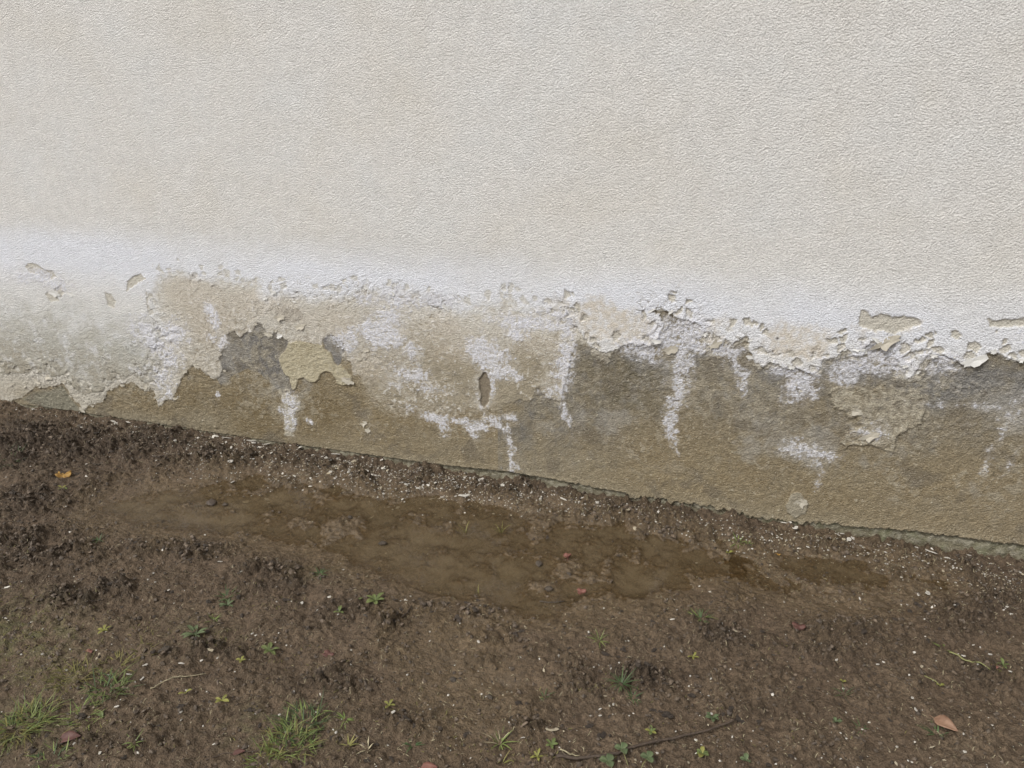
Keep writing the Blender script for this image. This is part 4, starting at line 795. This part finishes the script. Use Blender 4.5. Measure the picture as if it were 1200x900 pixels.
tuft(338,870,26,110,M_GRASS,'yellow-green base of grass in front of the dense dark tuft',.9,extra=M_GRASSY)
tuft(310,885,18,40,M_GRASS,'ragged grass fringe at the bottom edge left of the dense tuft',.9,extra=M_GRASSY)
tuft(404,840,15,14,M_GRASS,'small star of green grass right of the dense tuft')
tuft(586,866,20,18,M_GRASS,'spreading green grass star near the bottom middle',extra=M_STRAW)
tuft(588,890,16,14,M_GRASSY,'yellow-green sprig at the bottom edge below the grass star')
tuft(821,721,18,18,M_GRASSD,'neat star-shaped dark grass tuft in the mud right of the middle',extra=M_GRASS)
tuft(545,617,14,5,M_GRASSY,'thin crossed grass blades rising from the puddle, left one of two',pud=True)
tuft(587,617,15,8,M_GRASSY,'thin grass sprout rising from the puddle, right one of two',pud=True)
tuft(560,687,10,3,M_GRASSY,'single pair of pale blades at the near edge of the puddle',pud=True)
tuft(728,806,20,18,M_GRASSD,'flat dark feathery tuft beside the dark mud clods',wid=.8)
tuft(742,815,14,14,M_GRASSD,'small dark leafy tuft just below the feathery one')
tuft(638,812,12,11,M_GRASSD,'small dull grass tuft at the middle of the mud',extra=M_GRASSY,wid=.8)
tuft(702,749,14,9,M_GRASS,'thin flat grass star in the bare mud right of the middle',wid=.75)
tuft(1100,857,19,18,M_GRASSD,'dark green spiky tuft left of the brown leaf')
tuft(1107,758,16,5,M_GRASS,'forked pale green blades above the green stalk',wid=1.2)
tuft(865,632,14,8,M_GRASS,'little green sprout in the mud near the broken render lip')
tuft(877,634,8,6,M_GRASS,'faint green sprout right of the one near the broken lip')
tuft(8,542,16,30,M_GRASSD,'dark green grass tuft at the left edge near the wall',.9)
tuft(408,872,12,8,M_GRASSY,'yellow sprawling runner left of the bottom middle',wid=1.3)
tuft(430,877,14,6,M_STRAW,'pale straw-coloured sprig spreading right at the bottom')
tuft(484,868,14,12,M_GRASSD,'dull green sprig between the tufts at the bottom')
tuft(158,873,14,9,M_GRASS,'low green sprig right of the dark red leaf')
tuft(60,885,18,26,M_GRASS,'short grass in the lower left corner',.9,extra=M_GRASSD)
tuft(265,697,16,14,M_GRASSD,'dark flat grass along the rut above the blue green weed')
tuft(250,722,14,12,M_GRASS,'green blades trailing up from the blue green weed')
tuft(375,672,12,12,M_GRASSD,'dark green blades among the clods in front of the puddle')
tuft(1010,850,12,8,M_GRASSD,'faint dark sprig in the mud at lower right',wid=.7)
tuft(990,810,14,7,M_GRASSD,'thin flat dull blades in the mud at right',wid=.6)
tuft(115,632,10,8,M_GRASSD,'small dull sprig in the mud at left')

def leaf_mesh(L, w, cup, seed, tip=1.0, notch=False):
    r_ = random.Random(seed); segs = 7; V = []; F = []
    for k in range(segs+1):
        t = k/segs; ww = w*(math.sin(math.pi*min(1, t**(.75/tip)*.97+.03)))**.8+0.0002; zc = cup*math.sin(math.pi*t*.9)*L-.0
        ww *= r_.uniform(.92, 1.08)
        for q in (-1, -.5, 0, .5, 1):
            V.append((t*L, q*ww, zc+abs(q)**1.5*ww*.38+r_.uniform(-1, 1)*w*.03))
    for k in range(segs):
        for q in range(4):
            a = 5*k+q; F.append((a, a+1, a+6, a+5))
    n = len(V); V += [(a, b, c-w*.045) for a, b, c in V]; F += [tuple(i+n for i in f[::-1]) for f in F[:segs*4]]
    for k in range(segs):
        a = 5*k; F += [(a, a+5, a+5+n, a+n), (a+4+5, a+4, a+4+n, a+9+n)]
    return mesh_np('leaf', V, F)
def rosette(px, py, rad_px, n, mat, label, ratio=.2, name='rosette_weed', lift=.25, mat2=None):
    x, y = G(px, py); z0 = float(gh(x, y)); L = rad_px/ppm((x, y, z0)); rr = random.Random(int(px+py)); e_ = empty(name, (x, y, z0+.001), label, 'weed')
    a0 = rr.uniform(0, 6.28)
    for i in range(n):
        Li = L*rr.uniform(.75, 1.12); me = leaf_mesh(Li, Li*ratio*rr.uniform(.75, 1.1), .12, i+int(px), .56)
        o = link('leaf', me, mat2 if (mat2 and i % 3 == 0) else mat, e_, (0, 0, .002)); o.rotation_euler = (rr.uniform(-.2, .2), -lift*rr.uniform(.5, 1.4), a0+2*math.pi*i/n+rr.uniform(-.25, .25))
    v = ico*np.array([.0022, .0022, .003]); link('crown', mesh_np('crown', v+np.array([0, 0, .002]), icf), mat, e_)
rosette(440,703,13,6,M_WEED,'pale green rosette weed with six leaves left of the middle',.22)
rosette(316,762,13,5,M_WEED,'green weed rosette with blunt leaves below the pebbly mud',.2)
rosette(835,840,10,6,M_WEEDB,'soft green rosette by the upper end of the twig',.28)
rosette(823,882,10,6,M_WEED,'yellow-green six-leaved rosette below the twig',.28,mat2=M_WEEDY)
rosette(229,743,18,7,M_WEEDB,'blue green weed with pointed leaves left of the middle',.16)
rosette(266,706,12,5,M_WEEDB,'small blue green weed further up the rut',.16)
rosette(260,821,10,4,M_WEEDY,'tiny bright yellow-green seedling in the mud at left',.2)
rosette(217,812,8,2,M_WEEDY,'yellow two-leaved seedling in the mud at left',.2)
rosette(763,857,9,5,M_WEED,'small pale weed half way along the twig',.25,mat2=M_WEEDY)
rosette(812,768,9,5,M_WEEDY,'small yellow seedling in the wet mud right of the middle',.15)
rosette(283,776,6,4,M_WEEDY,'tiny yellow-green seedling left of the blunt leaved weed',.25)
rosette(398,722,9,3,M_WEED,'flat pale green leaves below the pale rosette',.22)
rosette(418,702,8,2,M_WEED,'pair of pale leaves left of the pale rosette',.25)
rosette(456,825,8,4,M_WEEDY,'faint yellow-green seedling above the bright white chip',.2)
rosette(646,873,10,5,M_WEED,'small green weed at the lower end of the twig',.2)
rosette(630,885,10,5,M_WEEDY,'yellowish weed left of the straw tip',.16)
rosette(980,843,7,3,M_WEEDB,'small round-leaved green seedling at lower right',.4)
rosette(875,889,8,3,M_WEEDB,'little blue green seedling at the bottom right of the middle',.35)
rosette(855,642,5,2,M_WEEDY,'bright yellow leaflet in the mud near the broken lip',.4)
rosette(1103,798,6,2,M_WEEDY,'yellow-green leaf tip on the mud left of the green stalk',.35)
rosette(989,794,4,2,M_WEEDY,'tiny yellow seedling in the mud at right',.4)
rosette(1175,782,9,4,M_WEED,'faint green weed right of the pink leaf bit',.2)
rosette(122,738,9,5,M_WEEDY,'yellow-green moss-like seedling at left',.2)
rosette(120,840,11,1,M_WEED,'single broad green leaf below the left grass tuft',.3)
rosette(73,571,8,4,M_WEED,'low greenish seedling right of the left edge',.2,mat2=M_WEEDY)
def tube_mesh(name, pts, rad, sides=7):
    V, F = [], []; P = [np.array(p, float) for p in pts]
    for i, p in enumerate(P):
        t = P[min(i+1, len(P)-1)]-P[max(i-1, 0)]; t /= np.linalg.norm(t); s_ = np.cross(t, (0, 0, 1)); s_ /= np.linalg.norm(s_); u_ = np.cross(s_, t); r_ = rad[i] if hasattr(rad, '__len__') else rad
        for k in range(sides): a = 2*math.pi*k/sides; V.append(tuple(p+(s_*math.cos(a)+u_*math.sin(a))*r_))
    for i in range(len(P)-1):
        for k in range(sides): a = i*sides+k; b = i*sides+(k+1) % sides; F.append((a, b, b+sides, a+sides))
    o = len(V); V += [tuple(P[0]), tuple(P[-1])]; me = bpy.data.meshes.new(name)
    F += [(o, (k+1) % sides, k) for k in range(sides)]+[(o+1, o-sides+k, o-sides+(k+1) % sides) for k in range(sides)]
    me.from_pydata(V, [], F); me.update()
    for p in me.polygons: p.use_smooth = True
    return me
def stalk(name, pts_px, r0, r1, mat, label, cat, lift=0.003, n=22, side=None):
    Pg = np.array(GP(pts_px)); s_ = np.linspace(0, len(Pg)-1, n); xs = np.interp(s_, range(len(Pg)), Pg[:, 0]); ys = np.interp(s_, range(len(Pg)), Pg[:, 1])
    zs = np.array([float(gh(a, b)) for a, b in zip(xs, ys)]); zs = np.convolve(np.pad(zs, 2, 'edge'), np.ones(5)/5, 'valid')+lift
    rr = np.random.default_rng(n+int(pts_px[0][0])); xs += rr.normal(0, .0012, n); ys += rr.normal(0, .0012, n); c = np.array([xs[0], ys[0], zs[0]])
    e_ = empty(name, tuple(c), label, cat); rad = np.linspace(r0, r1, n)*(1+rr.normal(0, .08, n))
    link('stem', tube_mesh('stem', np.stack([xs, ys, zs], -1)-c, rad), mat, e_)
    for (i, dx, dy) in (side or []):
        q = np.array([xs[i], ys[i], zs[i]])-c; link('shoot', tube_mesh('shoot', [q, q+np.array([dx*.5, dy*.5, .004]), q+np.array([dx, dy, .003])], [r1*.8, r1*.6, r1*.3], 6), mat, e_)
stalk('twig', [(652,889),(680,890),(715,885),(745,875),(790,865),(830,856),(862,843)], .0042, .0026, M_TWIG, 'long thin dark brown twig lying on the mud near the bottom', 'twig', .0110, 30, [(6, .012, .02), (18, -.015, -.018), (24, .02, .012)])
stalk('dry_straw', [(656,883),(667,886),(678,888)], .0020, .0016, M_STRAW, 'short pale straw lying on the lower end of the twig', 'straw', .016, 8)
stalk('dry_straw', [(176,806),(195,797),(215,792),(240,788)], .0017, .0010, M_STRAW, 'pale bent straw lying across the rut right of the left tufts', 'straw', .004, 14)
stalk('green_stalk', [(1112,767),(1125,775),(1140,783),(1158,791)], .0024, .0017, M_GSTEM, 'yellow-green stalk lying on the mud at right', 'stalk', .010, 14)
stalk('green_stalk', [(1084,789),(1093,793),(1103,798)], .0014, .0012, M_GSTEM, 'short green stalk ending in a yellow leaf tip at right', 'stalk', .004, 8)
stalk('dry_straw', [(975,800),(990,815),(1005,826),(1025,833)], .0010, .0007, M_TWIG, 'hair-thin dark stem in the mud at right', 'straw', .003, 14)
stalk('twig', [(632,697),(645,699),(662,698)], .0026, .0018, M_STONE, 'short grey twig lying in the shallow water under the red leaves', 'twig', .008, 8, [(5, .004, .03)])
stalk('twig', [(470,725),(478,718),(482,712)], .0022, .0014, M_TWIG, 'short dark twig in front of the puddle left of the middle', 'twig', .004, 8)
stalk('root_strand', [(240,888),(262,880),(300,876),(330,884)], .0013, .0008, M_TWIG, 'thin brown root on the mud near the bottom left', 'root', .003, 14)
# clovers
def clover(px, py, rad_px, label, stem_to):
    x, y = G(px, py); z0 = float(gh(x, y)); r_ = rad_px/ppm((x, y, z0)); e_ = empty('clover', (x, y, z0), label, 'clover')
    for i in range(3):
        o = link('leaflet', leaf_mesh(r_*1.05, r_*.48, .08, i+int(px), .7), M_WEEDB, e_, (0, 0, .014)); o.rotation_euler = (0, -.12, 1.2+i*2.094)
    sx, sy = G(*stem_to); q = (sx-x, sy-y, float(gh(sx, sy))-z0+.002); link('stem', tube_mesh('stem', [(0, 0, .014), (q[0]*.5, q[1]*.5, .011), q], .0009, 6), M_GSTEM, e_)
clover(729,879,9,'upright clover leaf touching the twig near the bottom',(736,896)); clover(759,893,9,'folded clover leaf at the bottom edge right of the twig clover',(748,905)); clover(712,897,10,'dark clover leaf cut by the bottom edge',(720,908))
# fallen leaves
def fallen(px, py, size_px, mat, label, shape='oval', az=0.0, curl=.12, tilt=.15, up_=0.004, name='fallen_leaf'):
    x, y = G(px, py); z0 = float(gh(x, y)); z0 = max(z0, -0.0262) if fieldv(pd, x, y) > 0 else z0
    L = size_px/ppm((x, y, z0)); e_ = empty(name, (x, y, z0+up_), label, 'leaf')
    if shape == 'oval':
        o = link('leaf_blade', leaf_mesh(L, L*.27, curl, int(px), 1.1), mat, e_, (-math.cos(az)*L*.5, -math.sin(az)*L*.5, 0)); o.rotation_euler = (tilt, -.05, az)
    else:
        n = 26; r_ = random.Random(int(px)); V = [(0, 0, 0)]; lobes = 5 if shape == 'maple' else 3
        for k in range(1, 4):
            for i in range(n):
                a = 2*math.pi*i/n; rad = (.55+.45*abs(math.cos(a*lobes/2))**.8)*(1+.12*r_.uniform(-1, 1))*L*.5*k/3
                V.append((math.cos(a)*rad, math.sin(a)*rad*.8, curl*L*(math.sin(a*2+1)*(k/3)**2)+.06*L*(k/3)*math.cos(a*lobes)))
        F = [(0, 1+i, 1+(i+1) % n) for i in range(n)]; F3 = [(1+k*n+i, 1+(k+1)*n+i, 1+(k+1)*n+(i+1) % n, 1+k*n+(i+1) % n) for k in range(2) for i in range(n)]
        me = bpy.data.meshes.new('leaf_blade'); me.from_pydata(V, [], F+F3); me.update()
        for p in me.polygons: p.use_smooth = True
        o = link('leaf_blade', me, mat, e_); o.rotation_euler = (tilt, .1, az); sd = o.modifiers.new('thickness', 'SOLIDIFY'); sd.thickness = .0006
    link('leaf_stalk', tube_mesh('leaf_stalk', [(-math.cos(az)*L*.48, -math.sin(az)*L*.48, .0005), (-math.cos(az)*L*.72, -math.sin(az)*L*.72, .001)], .0007, 5), mat, e_)
fallen(75,555,19,M_ORANGE,'orange yellow fallen leaf on the dark mud at left','maple',.3,.16,.3,.006)
fallen(665,648,12,M_RED,'upper red fallen leaf standing out of the puddle','maple',1.3,.25,.9,.008)
fallen(681,687,12,M_RED,'lower red fallen leaf at the near edge of the puddle','three',.4,.15,.5,.007)
fallen(935,736,17,M_DKRED,'dark red flat leaf in the mud at right','three',.2,.08,.1)
fallen(1109,849,27,M_BROWN,'brown elliptical leaf with a pointed tip at lower right','oval',-.62,.14,.45,.006)
fallen(82,862,24,M_DKRED,'dark red folded leaf between the grass tufts at lower left','oval',.45,.14,.4,.006)
fallen(1163,787,10,M_RED,'small pink red leaf bit near the right edge','three',.2,.1,.2)
fallen(104,763,10,M_RED,'pinkish leaf scrap above the yellowed grass','three',.2,.1,.2,.003)
fallen(384,763,15,M_DKRED,'flat reddish leaf scrap left of the middle','three',.1,.04,.0,.002)
fallen(503,897,20,M_RED,'reddish leaf at the bottom edge left of the grass star','oval',.3,.08,.1)
fallen(913,644,5,M_ORANGE,'tiny orange leaf bit in front of the pale chips','three',.1,.1,.1)
fallen(280,880,14,M_DKRED,'faded red leaf scrap near the bottom left','oval',.6,.05,.0,.002)
fallen(507,533,8,M_DKRED,'dark leaf scrap in the litter by the wall','oval',.2,.1,.1)
# stones
def stone(px, py, size_px, mat, label, flat=.6, up_=0):
    x, y = G(px, py); z0 = max(float(gh(x, y)), -0.0262); s_ = size_px/2.4/ppm((x, y, z0)); r_ = np.random.default_rng(int(px))
    V = []; 
    import bmesh
    bm = bmesh.new(); bmesh.ops.create_icosphere(bm, subdivisions=2, radius=1)
    off = r_.uniform(0, 50)
    for v in bm.verts:
        n_ = float(perlin(np.array([v.co.x*1.3+off]), np.array([v.co.y*1.3+v.co.z*.9]), 401)[0]); v.co *= 1+.55*n_
        v.co.x *= s_; v.co.y *= s_*.75; v.co.z *= s_*flat
    me = bpy.data.meshes.new('stone'); bm.to_mesh(me); bm.free()
    for p in me.polygons: p.use_smooth = True
    o = link('stone', me, mat, None, (x, y, z0+s_*flat*.35+up_)); o.rotation_euler[2] = r_.uniform(0, 3); tag(o, label, 'stone')
stone(531,791,11,M_STONE,'round dark brown pebble in the wet mud at the middle'); stone(574,811,9,M_STONE,'smaller dark pebble right of the round brown one'); stone(632,654,12,M_STONE,'dark stone in the puddle left of the upper red leaf')
stone(263,585,8,M_STONE,'dark end stone of the pair lying in the left part of the puddle'); stone(247,583,17,M_CLOD,'flat brown stone in the left part of the puddle',.35); stone(643,683,13,M_STONE,'dark stone in the puddle left of the lower red leaf',.5); stone(448,630,11,M_STONE,'dark stone in the shallow water left of the middle',.5)
stone(193,763,15,M_STONE,'dark grey stone beside the blue green weed',.5); stone(855,833,11,M_CLOD,'brown rounded stone at the upper end of the twig',.7); stone(667,667,8,M_STONE,'small dark stone between the two red leaves',.5); stone(95,502,9,M_STONE,'dark stone in front of the wall at left',.6)
stone(410,601,8,M_STONE,'small dark stone in the puddle under the yellowish slab',.5)
# tiny green seedlings and moss, uncountable
V, F = [], []; mr = random.Random(5)
for (cx_, cy_, rx_, ry_, n_) in [(25,740,60,30,480),(60,790,50,14,220),(40,700,50,14,150),(330,860,50,18,100),(20,640,30,12,40),(230,520,40,6,60),(170,740,40,14,60),(250,745,30,16,60),(320,700,50,14,50),(120,860,70,20,80),(480,820,80,20,60),(1170,785,25,8,30),(560,870,60,10,40),(700,805,40,8,40),(350,770,50,14,40),(920,755,20,8,16),(640,890,50,8,40),(900,850,200,30,50)]:
    for _ in range(n_):
        px = mr.gauss(cx_, rx_*.6); py = mr.gauss(cy_, ry_*.7); x, y = G(px, py)
        if y > -.02: continue
        blade_geo(V, F, (x, y, float(gh(x, y))), mr.uniform(0, 6.28), mr.uniform(.3, 1.4), mr.uniform(.004, .013), mr.uniform(.0006, .0014), mr.uniform(.2, 1), 2)
o = link('ground_cover', mesh_np('ground_cover', V, F), M_GRASSY); tag(o, 'thin film of tiny yellow-green seedlings on the mud', 'ground cover', kind='stuff')

# ------------------------------------------------------------------ labels of the many clods and chips: each by what it lies next to
LAND = [(340,522,'the foot of the white drip'),(396,549,'the large yellowish plaster slab'),(250,512,'the lower left wall foot'),(148,496,'the broad chip under the arched bare patch'),(30,480,'the long white flake at the wall end'),
 (506,570,'the pair of white chips before the wall'),(543,579,'the long cream flake at the puddle edge'),(440,540,'the bright chip row at the wall foot'),(598,562,'the foot of the long pale streak'),(660,584,'the thin curved white sliver'),(745,594,'the left end of the broken lip'),(840,606,'the middle of the broken render lip'),(925,612,'the chips under the round patch'),
 (993,624,'the pale heap under the broken lip'),(1041,639,'the single white chip before the footing'),(1090,647,'the long white sliver by the footing'),(1160,656,'the right end of the footing'),(1088,695,'the crusty white lump at right'),(75,555,'the orange leaf at left'),(8,542,'the dark tuft at the left edge'),
 (250,584,'the flat stone in the puddle'),(230,638,'the clods behind the left rut'),(130,690,'the clods at the left'),(8,686,'the long pale chip at the left edge'),(229,743,'the blue green weed'),(193,763,'the grey stone by the weed'),(128,806,'the left green tuft'),(22,852,'the big lower left tuft'),
 (82,862,'the folded red leaf at left'),(352,846,'the dense dark green tuft'),(316,762,'the blunt leaved rosette'),(440,703,'the pale green rosette'),(404,840,'the small grass star'),(461,838,'the bright chip by the grass star'),(586,866,'the spreading grass star'),(531,791,'the round dark pebble'),
 (560,705,'the clods before the puddle'),(665,648,'the upper red leaf'),(681,687,'the lower red leaf'),(587,612,'the grass sprout in the puddle'),(821,719,'the star-shaped dark tuft'),(702,749,'the thin flat grass star'),(638,812,'the dull grass tuft'),(728,806,'the feathery dark tuft'),(788,725,'the white oblong chip'),
 (835,840,'the rosette by the twig'),(729,879,'the clover on the twig'),(823,882,'the yellow-green rosette'),(650,889,'the lower end of the twig'),(935,736,'the flat dark red leaf'),(865,630,'the sprout near the broken lip'),(1107,756,'the forked green blades'),(1158,788,'the right end of the green stalk'),
 (1109,849,'the brown pointed leaf'),(1051,892,'the cream pebble at bottom right'),(980,843,'the round-leaved seedling'),(989,794,'the tiny yellow seedling'),(1181,711,'the white chip at the right edge'),(320,660,'the clods before the shallow water'),(384,763,'the flat reddish scrap'),(175,800,'the bent straw'),(1029,777,'the lone chip at right'),(447,630,'the dark stone in shallow water')]
ORD = ['nearest', 'second', 'third', 'fourth', 'fifth', 'sixth', 'seventh', 'eighth', 'ninth', 'tenth', 'eleventh', 'twelfth', 'thirteenth', 'fourteenth', 'fifteenth', 'sixteenth', 'seventeenth', 'eighteenth', 'nineteenth', 'twentieth']
LW = [(*G(a, b), a, b, t) for a, b, t in LAND]; bins = {}
for (o, px, py, noun, adj) in PENDING:
    k_ = min(LAND, key=lambda q: math.hypot(q[0]-px, (q[1]-py)*1.6)); dx, dy = px-k_[0], (py-k_[1])*1.6
    d_ = ('right of' if dx > 0 else 'left of') if abs(dx) > abs(dy) else ('in front of' if dy > 0 else 'behind'); bins.setdefault((noun, d_, k_[2]), []).append((math.hypot(dx, dy), o.name, o, adj))
for (noun, d_, t), lst in bins.items():
    for i, (_, _, o, adj) in enumerate(sorted(lst, key=lambda q: q[:2])):
        o['label'] = f'{adj} {noun}, {ORD[min(i, 19)]} one {d_} {t}' if len(lst) > 1 else f'{adj} {noun} just {d_} {t}'
